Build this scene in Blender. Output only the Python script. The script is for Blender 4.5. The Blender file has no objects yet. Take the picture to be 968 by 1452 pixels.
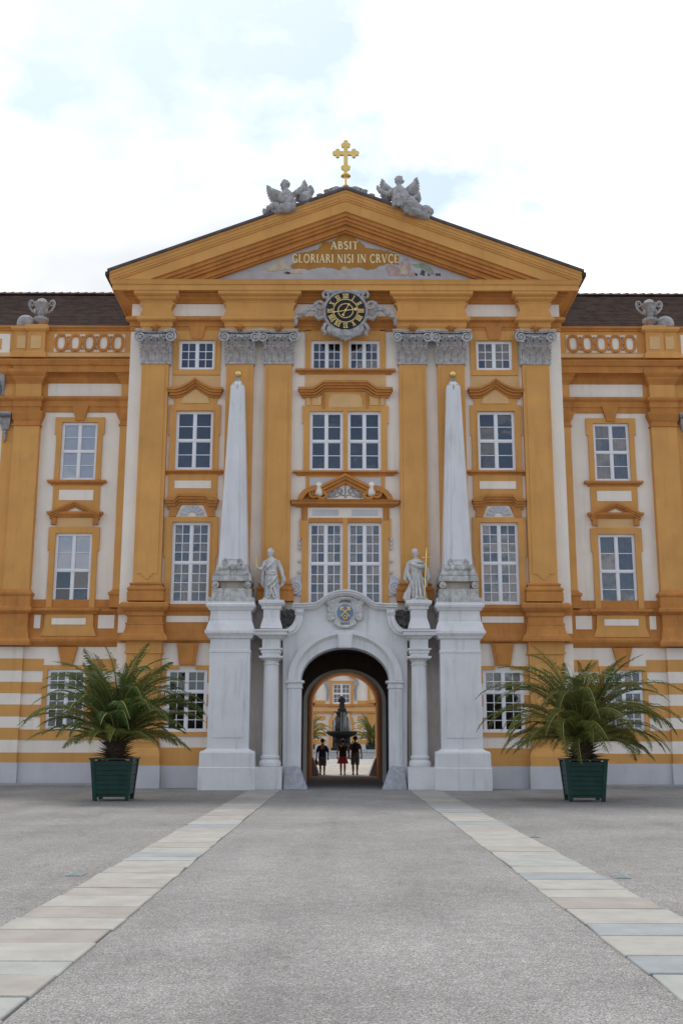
import bpy, bmesh, math, random
from math import sin, cos, pi, radians, tan, atan, sqrt
from mathutils import Vector, Matrix, noise as mnoise
random.seed(7)
S = bpy.context.scene
COL = S.collection

# ------------------------------------------------------------------ camera
F = 1525.0; PITCH = radians(11.89); CY = -39.8; CZ = 1.75; CX = -0.1
cd = bpy.data.cameras.new('camera'); cam = bpy.data.objects.new('camera', cd); COL.objects.link(cam)
cd.sensor_fit = 'VERTICAL'; cd.sensor_height = 36.0; cd.sensor_width = 24.0
cd.lens = 36.0 * F / 1452.0; cd.clip_start = 0.1; cd.clip_end = 2000
cam.location = (CX, CY, CZ)
cam.rotation_euler = (Matrix.Rotation(radians(0.06), 3, 'Z') @ Matrix.Rotation(pi/2 + PITCH, 3, 'X') @ Matrix.Rotation(radians(0.12), 3, 'Z')).to_euler()
S.camera = cam
S.view_settings.view_transform = 'Standard'; S.view_settings.look = 'None'
S.view_settings.exposure = 0.77; S.view_settings.gamma = 1.0
S.render.resolution_x = 682; S.render.resolution_y = 1024
S.cycles.max_bounces = 8; S.cycles.transparent_max_bounces = 8

# ------------------------------------------------------------------ sky and sun
SUNV = Vector((-0.16, 0.43, 0.89)).normalized()
w = bpy.data.worlds.new('World'); S.world = w; w.use_nodes = True
nt = w.node_tree; nt.nodes.clear()
def N(t, typ, **kw):
    n = t.nodes.new(typ)
    for k, v in kw.items(): setattr(n, k, v)
    return n
def mth(t, op, a, b=None, c=None, clamp=False):
    n = t.nodes.new('ShaderNodeMath'); n.operation = op; n.use_clamp = clamp
    for i, v in enumerate((a, b, c)):
        if v is None: continue
        if isinstance(v, (int, float)): n.inputs[i].default_value = v
        else: t.links.new(v, n.inputs[i])
    return n.outputs[0]
def ramp(t, fac, stops):
    n = t.nodes.new('ShaderNodeValToRGB'); e = n.color_ramp.elements
    while len(e) < len(stops): e.new(0.5)
    for k, (p, c) in enumerate(stops):
        e[k].position = p; e[k].color = (c, c, c, 1) if isinstance(c, (int, float)) else (*c, 1)
    t.links.new(fac, n.inputs[0]); return n.outputs[0]
def mixc(t, fac, a, b):
    n = t.nodes.new('ShaderNodeMix'); n.data_type = 'RGBA'
    for i, v in ((0, fac), (6, a), (7, b)):
        if isinstance(v, (int, float)): n.inputs[i].default_value = v
        elif isinstance(v, (tuple, list)): n.inputs[i].default_value = (*v[:3], 1)
        else: t.links.new(v, n.inputs[i])
    return n.outputs[2]
sky = N(nt, 'ShaderNodeTexSky', sky_type='NISHITA', sun_disc=False)
sky.sun_elevation = math.asin(SUNV.z); sky.sun_rotation = math.atan2(SUNV.x, SUNV.y)
sky.altitude = 300; sky.air_density = 1.0; sky.dust_density = 1.5; sky.ozone_density = 1.0
tc = N(nt, 'ShaderNodeTexCoord')
sp = N(nt, 'ShaderNodeSeparateXYZ'); nt.links.new(tc.outputs['Generated'], sp.inputs[0])
zz = mth(nt, 'ADD', mth(nt, 'ABSOLUTE', sp.outputs[2]), 0.28)
cb = N(nt, 'ShaderNodeCombineXYZ')
nt.links.new(mth(nt, 'DIVIDE', sp.outputs[0], zz), cb.inputs[0]); nt.links.new(mth(nt, 'DIVIDE', sp.outputs[1], zz), cb.inputs[1])
mp = N(nt, 'ShaderNodeMapping'); mp.inputs['Location'].default_value = (CLOUD_OFF if 'CLOUD_OFF' in globals() else (4.55, 8.94, 0.4))
nt.links.new(cb.outputs[0], mp.inputs[0])
cn = N(nt, 'ShaderNodeTexNoise'); cn.inputs['Scale'].default_value = 1.9; cn.inputs['Detail'].default_value = 7; cn.inputs['Roughness'].default_value = 0.56
nt.links.new(mp.outputs[0], cn.inputs['Vector'])
cov = ramp(nt, mth(nt, 'ADD', cn.outputs['Fac'], mth(nt, 'MULTIPLY', sp.outputs[1], 0.06)), [(0.410, 0.0), (0.50, 1.0)])   # the sky clears away from the sun
cs = N(nt, 'ShaderNodeTexNoise'); cs.inputs['Scale'].default_value = 1.1; cs.inputs['Detail'].default_value = 5; cs.inputs['Roughness'].default_value = 0.5
nt.links.new(mp.outputs[0], cs.inputs['Vector'])
cc = mixc(nt, ramp(nt, cs.outputs['Fac'], [(0.43, 0.0), (0.62, 1.0)]), (4.7, 4.85, 5.05), (8.8, 8.8, 8.8))
hazef = mth(nt, 'MULTIPLY', mth(nt, 'ADD', sp.outputs[1], 1.6), 0.13)
veil = mixc(nt, hazef, sky.outputs[0], (6.2, 6.9, 7.6))
full = mixc(nt, cov, veil, cc)
bg = N(nt, 'ShaderNodeBackground'); bg.inputs['Strength'].default_value = 0.11
wo = N(nt, 'ShaderNodeOutputWorld')
nt.links.new(full, bg.inputs[0]); nt.links.new(bg.outputs[0], wo.inputs[0])
sd = bpy.data.lights.new('sun', 'SUN'); so = bpy.data.objects.new('sun', sd); COL.objects.link(so)
sd.energy = 1.2; sd.angle = radians(10); sd.color = (1.0, 0.95, 0.87)
so.rotation_euler = SUNV.to_track_quat('Z', 'Y').to_euler(); so.location = (0, 0, 60)

# ------------------------------------------------------------------ measuring helpers (photo rows to heights on a plane at depth y)
def hz(row, y=0.0):
    return CZ + (y - CY) * tan(PITCH + atan((726 - row) / F))
def hx(px, row, y=0.0):
    return px / F * ((y - CY) * cos(PITCH) + (hz(row, y) - CZ) * sin(PITCH))

# ------------------------------------------------------------------ mesh builder
class M:
    def __init__(s, mx=1): s.v = []; s.f = []; s.mi = []; s.m = 0; s.mx = mx
    def add(s, vs, fs):
        o = len(s.v); s.v += [(s.mx * a, b, c) for a, b, c in vs]
        for f in fs: s.f.append([o + i for i in f]); s.mi.append(s.m)
        return s
    def box(s, x0, x1, y0, y1, z0, z1):
        return s.add([(x, y, z) for z in (z0, z1) for x, y in ((x0, y0), (x1, y0), (x1, y1), (x0, y1))],
                     [(3, 2, 1, 0), (4, 5, 6, 7), (0, 1, 5, 4), (1, 2, 6, 5), (2, 3, 7, 6), (3, 0, 4, 7)])
    def prism(s, poly, y0, y1):                       # polygon in x,z pushed through y
        n = len(poly)
        return s.add([(x, y0, z) for x, z in poly] + [(x, y1, z) for x, z in poly],
                     [list(range(n)), list(range(2 * n - 1, n - 1, -1))] + [(i, i + n, (i + 1) % n + n, (i + 1) % n) for i in range(n)])
    def slabpoly(s, poly, z0, z1):                    # polygon in x,y pushed through z
        n = len(poly)
        return s.add([(x, y, z0) for x, y in poly] + [(x, y, z1) for x, y in poly],
                     [list(range(n - 1, -1, -1)), list(range(n, 2 * n))] + [(i, (i + 1) % n, (i + 1) % n + n, i + n) for i in range(n)])
    def ring(s, outer, inner, y0, y1):                # closed ring between two x,z loops of equal length
        n = len(outer); vs = [(x, y, z) for y in (y0, y1) for lp in (outer, inner) for x, z in lp]; fs = []
        for i in range(n):
            j = (i + 1) % n
            fs += [(i, j, n + j, n + i), (2*n + i, 3*n + i, 3*n + j, 2*n + j), (i, 2*n + i, 2*n + j, j), (n + i, n + j, 3*n + j, 3*n + i)]
        return s.add(vs, fs)
    def strip(s, a, b, y0, y1):                       # open ribbon between two x,z polylines
        n = len(a); vs = [(x, y, z) for y in (y0, y1) for lp in (a, b) for x, z in lp]; fs = []
        for i in range(n - 1):
            j = i + 1
            fs += [(i, j, n + j, n + i), (2*n + i, 3*n + i, 3*n + j, 2*n + j), (i, 2*n + i, 2*n + j, j), (n + i, n + j, 3*n + j, 3*n + i)]
        fs += [(0, n, 3*n, 2*n), (n - 1, 3*n - 1, 4*n - 1, 2*n - 1)]
        return s.add(vs, fs)
    def band(s, x0, x1, yw, yb, prof):                # moulding with mitred side returns; prof = (projection, z) upwards
        vs = []; fs = []; n = len(prof)
        for p, z in prof: vs += [(x0 - p, yb, z), (x0 - p, yw - p, z), (x1 + p, yw - p, z), (x1 + p, yb, z)]
        for i in range(n - 1):
            for k in range(4):
                a, b = 4*i + k, 4*i + (k + 1) % 4
                fs.append((a, b, b + 4, a + 4))
        fs += [(3, 2, 1, 0), tuple(range(4*n - 4, 4*n))]
        return s.add(vs, fs)
    def loft(s, rings, cap=True):
        n = len(rings[0]); vs = [p for r in rings for p in r]; fs = []
        for i in range(len(rings) - 1):
            for k in range(n):
                a, b = i*n + k, i*n + (k + 1) % n; fs.append((a, b, b + n, a + n))
        if cap: fs += [list(range(n - 1, -1, -1)), list(range((len(rings) - 1)*n, len(rings)*n))]
        return s.add(vs, fs)
    def lathe(s, prof, c=(0, 0, 0), seg=20):
        return s.loft([[(c[0] + r*cos(2*pi*k/seg), c[1] + r*sin(2*pi*k/seg), c[2] + z) for k in range(seg)] for r, z in prof])
    def tube(s, path, rad, seg=8):
        P = [Vector(p) for p in path]; R = rad if isinstance(rad, (list, tuple)) else [rad]*len(P); rings = []
        t0 = (P[1] - P[0]).normalized(); u = t0.orthogonal().normalized()
        for i, p in enumerate(P):
            t = (P[min(i + 1, len(P) - 1)] - P[max(i - 1, 0)]).normalized()
            u = (u - t*u.dot(t)); u = u.normalized() if u.length > 1e-6 else t.orthogonal().normalized()
            q = t.cross(u)
            rings.append([tuple(p + (u*cos(2*pi*k/seg) + q*sin(2*pi*k/seg))*R[i]) for k in range(seg)])
        return s.loft(rings)
    def ball(s, c, r, seg=12, rot=None):
        r = r if isinstance(r, (tuple, list)) else (r, r, r); rings = []
        nr = max(5, seg // 2)
        for i in range(nr + 1):
            a = -pi/2 + pi*i/nr; rr = max(cos(a), 0.02); ring = []
            for k in range(seg):
                p = Vector((r[0]*rr*cos(2*pi*k/seg), r[1]*rr*sin(2*pi*k/seg), r[2]*sin(a)))
                if rot is not None: p = rot @ p
                ring.append((c[0] + p.x, c[1] + p.y, c[2] + p.z))
            rings.append(ring)
        return s.loft(rings)
    def mesh(s, name, mats, smooth=False):
        me = bpy.data.meshes.new(name); me.from_pydata(s.v, [], s.f)
        for m_ in (mats if isinstance(mats, (list, tuple)) else [mats]): me.materials.append(m_)
        me.polygons.foreach_set('material_index', s.mi)
        bm = bmesh.new(); bm.from_mesh(me); bmesh.ops.recalc_face_normals(bm, faces=bm.faces); bm.to_mesh(me); bm.free()
        if smooth:
            me.polygons.foreach_set('use_smooth', [True]*len(me.polygons))
            if smooth != 'all':
                try: me.set_sharp_from_angle(angle=radians(40))
                except Exception: pass
        me.update(); return me
    def build(s, name, mats, parent=None, smooth=False, loc=None):
        o = bpy.data.objects.new(name, s.mesh(name, mats, smooth)); COL.objects.link(o)
        if parent: o.parent = parent
        if loc: o.location = loc
        return o
def link(name, me, parent=None, loc=(0, 0, 0), rot=(0, 0, 0)):
    o = bpy.data.objects.new(name, me); COL.objects.link(o); o.location = loc; o.rotation_euler = rot
    if parent: o.parent = parent
    return o
def tag(o, label=None, cat=None, group=None, kind=None):
    for k, v in (('label', label), ('category', cat), ('group', group), ('kind', kind)):
        if v: o[k] = v
    return o
def thing(name, label, cat, loc=(0, 0, 0), group=None):
    o = bpy.data.objects.new(name, None); COL.objects.link(o); o.location = loc; o.empty_display_size = 0.3
    return tag(o, label, cat, group)
SCRATCH = bpy.data.scenes.new('scratch')
def sculpt(m, voxel, smooth=2, fold=0.0, fscale=6.0):   # melts overlapping shapes into one carved surface
    me = m.mesh('tmp', []); o = bpy.data.objects.new('tmp', me); SCRATCH.collection.objects.link(o)
    md = o.modifiers.new('r', 'REMESH'); md.mode = 'VOXEL'; md.voxel_size = voxel
    if smooth:
        ms = o.modifiers.new('s', 'SMOOTH'); ms.factor = 0.5; ms.iterations = smooth
    with bpy.context.temp_override(scene=SCRATCH, view_layer=SCRATCH.view_layers[0]):
        dg = bpy.context.evaluated_depsgraph_get()
        out = bpy.data.meshes.new_from_object(o.evaluated_get(dg))
    bpy.data.objects.remove(o); bpy.data.meshes.remove(me)
    if fold:
        n = len(out.vertices); co = [0.0]*(3*n); no = [0.0]*(3*n); out.vertices.foreach_get('co', co); out.vertices.foreach_get('normal', no)
        for i in range(0, 3*n, 3):
            d = fold * mnoise.fractal((co[i]*fscale, co[i+1]*fscale, co[i+2]*fscale), 1.0, 2.0, 3)
            co[i] += no[i]*d; co[i+1] += no[i+1]*d; co[i+2] += no[i+2]*d
        out.vertices.foreach_set('co', co)
    out.polygons.foreach_set('use_smooth', [True]*len(out.polygons)); out.materials.clear()
    return out
def carve(name, m, voxel, mt, parent=None, smooth=2, fold=0.0, fscale=6.0, loc=(0, 0, 0)):
    me = sculpt(m, voxel, smooth, fold, fscale); me.name = name; me.materials.append(mt)
    return link(name, me, parent, loc)

# ------------------------------------------------------------------ materials
def mat(name, col, rough=0.85, var=0.12, scale=2.0, streak=0.0, dirt=(0.16, 0.14, 0.12), speck=0.0, bump=0.0, bscale=30.0, metal=0.0, spec=0.3, objrand=0.0, coord='pos'):
    m = bpy.data.materials.new(name); m.use_nodes = True; t = m.node_tree; b = t.nodes['Principled BSDF']
    b.inputs['Roughness'].default_value = rough; b.inputs['Metallic'].default_value = metal; b.inputs['Specular IOR Level'].default_value = spec
    if coord == 'pos': pos = N(t, 'ShaderNodeNewGeometry').outputs['Position']
    else: pos = N(t, 'ShaderNodeTexCoord').outputs['Object']
    def nz(sc, det=4, vec=None, ro=0.55):
        n = N(t, 'ShaderNodeTexNoise'); n.inputs['Scale'].default_value = sc; n.inputs['Detail'].default_value = det; n.inputs['Roughness'].default_value = ro
        t.links.new(vec if vec is not None else pos, n.inputs['Vector']); return n.outputs['Fac']
    lo = tuple(c*(1 - var) for c in col); hi = tuple(min(1, c*(1 + var)) for c in col)
    c = mixc(t, ramp(t, nz(scale, 6), [(0.3, 0.0), (0.7, 1.0)]), lo, hi)
    if streak:
        mpn = N(t, 'ShaderNodeMapping'); mpn.inputs['Scale'].default_value = (2.2, 2.2, 0.22); t.links.new(pos, mpn.inputs[0])
        f = mth(t, 'MULTIPLY', ramp(t, nz(2.0, 6, mpn.outputs[0], 0.65), [(0.52, 0.0), (0.75, 1.0)]), streak)
        c = mixc(t, f, c, dirt)
    if speck:
        f = mth(t, 'MULTIPLY', ramp(t, nz(9.0, 8, None, 0.7), [(0.56, 0.0), (0.68, 1.0)]), speck)
        c = mixc(t, f, c, dirt)
    if objrand:
        oi = N(t, 'ShaderNodeObjectInfo'); hs = N(t, 'ShaderNodeHueSaturation')
        t.links.new(mth(t, 'ADD', mth(t, 'MULTIPLY', oi.outputs['Random'], objrand*2), 1 - objrand), hs.inputs['Value'])
        t.links.new(c, hs.inputs['Color']); c = hs.outputs[0]
    t.links.new(c, b.inputs['Base Color'])
    if bump:
        bn = N(t, 'ShaderNodeBump'); bn.inputs['Strength'].default_value = bump; bn.inputs['Distance'].default_value = 0.02
        t.links.new(nz(bscale, 5), bn.inputs['Height']); t.links.new(bn.outputs[0], b.inputs['Normal'])
    return m
OCHRE = mat('ochre_plaster', (0.65, 0.332, 0.103), 0.9, 0.10, 0.9, streak=0.34, dirt=(0.40, 0.19, 0.065), speck=0.10, bump=0.15)
OCHRE2 = mat('ochre_moulding', (0.52, 0.222, 0.060), 0.9, 0.14, 1.6, streak=0.42, dirt=(0.22, 0.10, 0.05), speck=0.15, bump=0.15)
PALE = mat('pale_ochre_plaster', (0.68, 0.43, 0.20), 0.9, 0.08, 1.4, bump=0.1)
CREAM = mat('cream_plaster', (0.84, 0.768, 0.68), 0.9, 0.06, 0.8, streak=0.34, dirt=(0.56, 0.48, 0.42), speck=0.06, bump=0.12)
PLINTH = mat('grey_plinth_plaster', (0.56, 0.55, 0.58), 0.9, 0.07, 1.2, streak=0.2, dirt=(0.3, 0.29, 0.29), bump=0.15)
STONE = mat('carved_grey_stone', (0.36, 0.348, 0.348), 0.9, 0.30, 5.0, streak=0.5, speck=0.55, dirt=(0.11, 0.10, 0.10), bump=0.4)
PORTAL = mat('whitewashed_stone', (0.72, 0.71, 0.72), 0.85, 0.07, 1.0, streak=0.45, dirt=(0.36, 0.35, 0.34), speck=0.12, bump=0.2)
STATUE = mat('pale_statue_stone', (0.58, 0.57, 0.56), 0.9, 0.2, 5.0, streak=0.4, speck=0.35, dirt=(0.14, 0.13, 0.12), bump=0.4)
DIRTY = mat('weathered_lichen_stone', (0.50, 0.49, 0.475), 0.95, 0.3, 5.0, streak=0.85, speck=0.6, dirt=(0.09, 0.085, 0.075), bump=0.5)
DARKST = mat('blackened_stone', (0.085, 0.08, 0.078), 0.95, 0.5, 8.0, bump=0.5)
GUARD = mat('granite_guard_stone', (0.40, 0.41, 0.44), 0.8, 0.2, 7.0, speck=0.3, dirt=(0.2, 0.2, 0.21), bump=0.3)
BEIGE = mat('beige_back_wall', (0.56, 0.50, 0.43), 0.9, 0.12, 1.0, streak=0.4, dirt=(0.17, 0.15, 0.13))
WHITE = mat('white_window_paint', (0.80, 0.80, 0.83), 0.5, 0.04, 3.0)
GOLD = mat('gilding', (0.86, 0.60, 0.20), 0.36, 0.10, 6.0, metal=1.0)
GOLDP = mat('gold_paint', (0.78, 0.57, 0.22), 0.5, 0.10, 6.0, metal=0.3)
LETTER = mat('cream_gold_lettering', (0.80, 0.66, 0.40), 0.6, 0.05, 6.0)
BLACK = mat('black_dial', (0.018, 0.015, 0.018), 0.6, 0.2, 4.0)
SLATE = mat('dark_slate_roof', (0.10, 0.085, 0.09), 0.75, 0.3, 3.0, bump=0.3)
GUTTER = mat('dark_gutter_metal', (0.03, 0.028, 0.03), 0.5, 0.2, 3.0)
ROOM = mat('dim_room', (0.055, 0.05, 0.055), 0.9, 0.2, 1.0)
BLIND = mat('white_blind', (0.86, 0.86, 0.86), 0.8, 0.03, 2.0)
NET = mat('net_curtain', (0.22, 0.20, 0.205), 0.9, 0.15, 3.0)
CURTAIN = mat('grey_curtain', (0.17, 0.17, 0.185), 0.9, 0.2, 3.0)
FRESCO = mat('lavender_fresco', (0.45, 0.435, 0.445), 0.95, 0.10, 2.5, speck=0.25, dirt=(0.33, 0.30, 0.31))
FRPINK = mat('pink_fresco', (0.43, 0.32, 0.30), 0.95, 0.25, 5.0)
FRCREAM = mat('cream_fresco', (0.52, 0.44, 0.33), 0.95, 0.2, 5.0)
FRGREEN = mat('green_fresco', (0.27, 0.31, 0.23), 0.95, 0.2, 5.0)
FROCHRE = mat('brown_ochre_fresco', (0.40, 0.19, 0.045), 0.95, 0.12, 2.5)
FRDARK = mat('dark_fresco', (0.08, 0.075, 0.10), 0.95, 0.2, 5.0)
BLUE = mat('blue_enamel', (0.17, 0.26, 0.44), 0.6, 0.1, 3.0)
GREEN = mat('dark_green_paint', (0.010, 0.045, 0.036), 0.45, 0.25, 3.0, speck=0.2, dirt=(0.03, 0.05, 0.045), coord='obj')
SOIL = mat('soil', (0.05, 0.037, 0.026), 0.95, 0.3, 12.0, bump=0.5)
BARK = mat('dark_palm_bark', (0.075, 0.05, 0.034), 0.95, 0.4, 14.0, bump=0.5, coord='obj')
IRON = mat('dark_fountain_bronze', (0.016, 0.015, 0.015), 0.8, 0.3, 5.0)
CAPST = mat('pale_capital_stone', (0.47, 0.455, 0.455), 0.9, 0.28, 7.0, streak=0.3, speck=0.5, dirt=(0.14, 0.13, 0.13), bump=0.4)
DIMP = mat('passage_plaster_shaded', (0.10, 0.075, 0.06), 0.9, 0.15, 1.0, streak=0.3)  # base colour darkened to stand in for the shade inside the unlit vault
FLOORST = mat('passage_paving', (0.27, 0.265, 0.26), 0.85, 0.2, 2.0, bump=0.2)
def glass_mat():
    m = bpy.data.materials.new('window_glass'); m.use_nodes = True; t = m.node_tree; t.nodes.clear()
    tr = N(t, 'ShaderNodeBsdfTransparent'); tr.inputs[0].default_value = (0.90, 0.91, 0.93, 1)
    gl = N(t, 'ShaderNodeBsdfGlossy'); gl.inputs['Roughness'].default_value = 0.015; gl.inputs[0].default_value = (0.95, 0.94, 0.98, 1)
    fr = N(t, 'ShaderNodeFresnel'); fr.inputs[0].default_value = 1.52
    g = N(t, 'ShaderNodeNewGeometry'); n = N(t, 'ShaderNodeTexNoise'); n.inputs['Scale'].default_value = 1.6; n.inputs['Detail'].default_value = 2
    t.links.new(g.outputs['Position'], n.inputs['Vector'])
    b = N(t, 'ShaderNodeBump'); b.inputs['Strength'].default_value = 0.25; b.inputs['Distance'].default_value = 0.02
    t.links.new(n.outputs['Fac'], b.inputs['Height']); t.links.new(b.outputs[0], gl.inputs['Normal'])
    mx = N(t, 'ShaderNodeMixShader'); o = N(t, 'ShaderNodeOutputMaterial')
    t.links.new(mth(t, 'MULTIPLY', fr.outputs[0], 1.35, clamp=True), mx.inputs[0])
    t.links.new(tr.outputs[0], mx.inputs[1]); t.links.new(gl.outputs[0], mx.inputs[2]); t.links.new(mx.outputs[0], o.inputs[0])
    return m
GLASS = glass_mat()
def tile_mat():
    m = mat('old_roof_tile', (0.105, 0.070, 0.058), 0.85, 0.35, 2.2, speck=0.5, dirt=(0.05, 0.042, 0.046), bump=0.3)
    return m
TILE = tile_mat()
def gravel_mat(name, base, spread, warm=0.0):
    m = bpy.data.materials.new(name); m.use_nodes = True; t = m.node_tree; b = t.nodes['Principled BSDF']
    b.inputs['Roughness'].default_value = 0.9; b.inputs['Specular IOR Level'].default_value = 0.25
    pos = N(t, 'ShaderNodeNewGeometry').outputs['Position']
    def vor(sc, feat='F1'):
        v = N(t, 'ShaderNodeTexVoronoi'); v.inputs['Scale'].default_value = sc; t.links.new(pos, v.inputs['Vector']); return v
    def nz(sc, d=5, ro=0.6):
        n = N(t, 'ShaderNodeTexNoise'); n.inputs['Scale'].default_value = sc; n.inputs['Detail'].default_value = d; n.inputs['Roughness'].default_value = ro
        t.links.new(pos, n.inputs['Vector']); return n.outputs['Fac']
    v1 = vor(82); hs = N(t, 'ShaderNodeSeparateColor'); t.links.new(v1.outputs['Color'], hs.inputs[0])
    st = ramp(t, hs.outputs[0], [(0.0, tuple(c*(1 - spread) for c in base)), (0.35, tuple(c*(1 - spread*0.35) for c in base)), (0.7, base), (0.93, tuple(c*1.25 for c in base)), (1.0, tuple(min(0.75, c*1.75) for c in base))])
    st = mixc(t, mth(t, 'MULTIPLY', hs.outputs[1], 0.35), st, (base[0]*1.0, base[1]*0.93, base[2]*0.85))
    gap = ramp(t, v1.outputs['Distance'], [(0.0, 1.0), (0.42, 1.0), (0.75, 0.45)])
    mm = N(t, 'ShaderNodeMix'); mm.data_type = 'RGBA'; mm.blend_type = 'MULTIPLY'; mm.inputs[0].default_value = 0.8
    t.links.new(st, mm.inputs[6]); t.links.new(gap, mm.inputs[7])
    big = ramp(t, nz(0.45, 6, 0.62), [(0.3, 0.80), (0.7, 1.12)]); mid = ramp(t, nz(6.0, 5), [(0.3, 0.88), (0.7, 1.1)])
    cur = mm.outputs[2]
    mt_ = N(t, 'ShaderNodeMapping'); mt_.inputs['Scale'].default_value = (0.9, 0.07, 1); t.links.new(pos, mt_.inputs[0])
    n3 = N(t, 'ShaderNodeTexNoise'); n3.inputs['Scale'].default_value = 1.0; n3.inputs['Detail'].default_value = 6; n3.inputs['Roughness'].default_value = .62; t.links.new(mt_.outputs[0], n3.inputs['Vector'])
    track = ramp(t, n3.outputs['Fac'], [(0.32, 0.88), (0.5, 1.0), (0.68, 1.06)])      # trodden lines towards the gate
    for q in (big, mid, track):
        m2 = N(t, 'ShaderNodeMix'); m2.data_type = 'RGBA'; m2.blend_type = 'MULTIPLY'; m2.inputs[0].default_value = 1.0
        t.links.new(cur, m2.inputs[6]); t.links.new(q, m2.inputs[7]); cur = m2.outputs[2]
    t.links.new(cur, b.inputs['Base Color'])
    bn = N(t, 'ShaderNodeBump'); bn.inputs['Strength'].default_value = 0.7; bn.inputs['Distance'].default_value = 0.012
    t.links.new(mth(t, 'SUBTRACT', 1.0, v1.outputs['Distance']), bn.inputs['Height']); t.links.new(bn.outputs[0], b.inputs['Normal'])
    return m
GRAVEL = gravel_mat('loose_gravel', (0.345, 0.338, 0.333), 0.55)
RESIN = gravel_mat('bound_gravel', (0.35, 0.345, 0.342), 0.5)
COURT = gravel_mat('courtyard_gravel', (0.44, 0.42, 0.39), 0.3)
# ------------------------------------------------------------------ windows and walls
def wall_front(mb, x0, x1, z0, z1, y, holes, depth=0.3):
    """front sheet of a wall with rectangular openings and their reveals"""
    xs = sorted({x0, x1} | {h[0] for h in holes} | {h[1] for h in holes}); zs = sorted({z0, z1} | {h[2] for h in holes} | {h[3] for h in holes})
    for i in range(len(xs) - 1):
        for j in range(len(zs) - 1):
            cx, cz = (xs[i] + xs[i+1])/2, (zs[j] + zs[j+1])/2
            if any(h[0] < cx < h[1] and h[2] < cz < h[3] for h in holes): continue
            mb.add([(xs[i], y, zs[j]), (xs[i+1], y, zs[j]), (xs[i+1], y, zs[j+1]), (xs[i], y, zs[j+1])], [(0, 1, 2, 3)])
    for a, b, c, d in holes:
        y2 = y + depth
        mb.add([(a, y, c), (b, y, c), (b, y, d), (a, y, d), (a, y2, c), (b, y2, c), (b, y2, d), (a, y2, d)],
               [(0, 4, 5, 1), (1, 5, 6, 2), (2, 6, 7, 3), (3, 7, 4, 0)])
PANE_MESH = {}
def pane(w_, h_):
    k = (round(w_, 3), round(h_, 3))
    if k not in PANE_MESH:
        m = M(); m.box(-k[0]/2, k[0]/2, -0.004, 0.004, -k[1]/2, k[1]/2); PANE_MESH[k] = m.mesh('pane', GLASS)
    return PANE_MESH[k]
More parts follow.
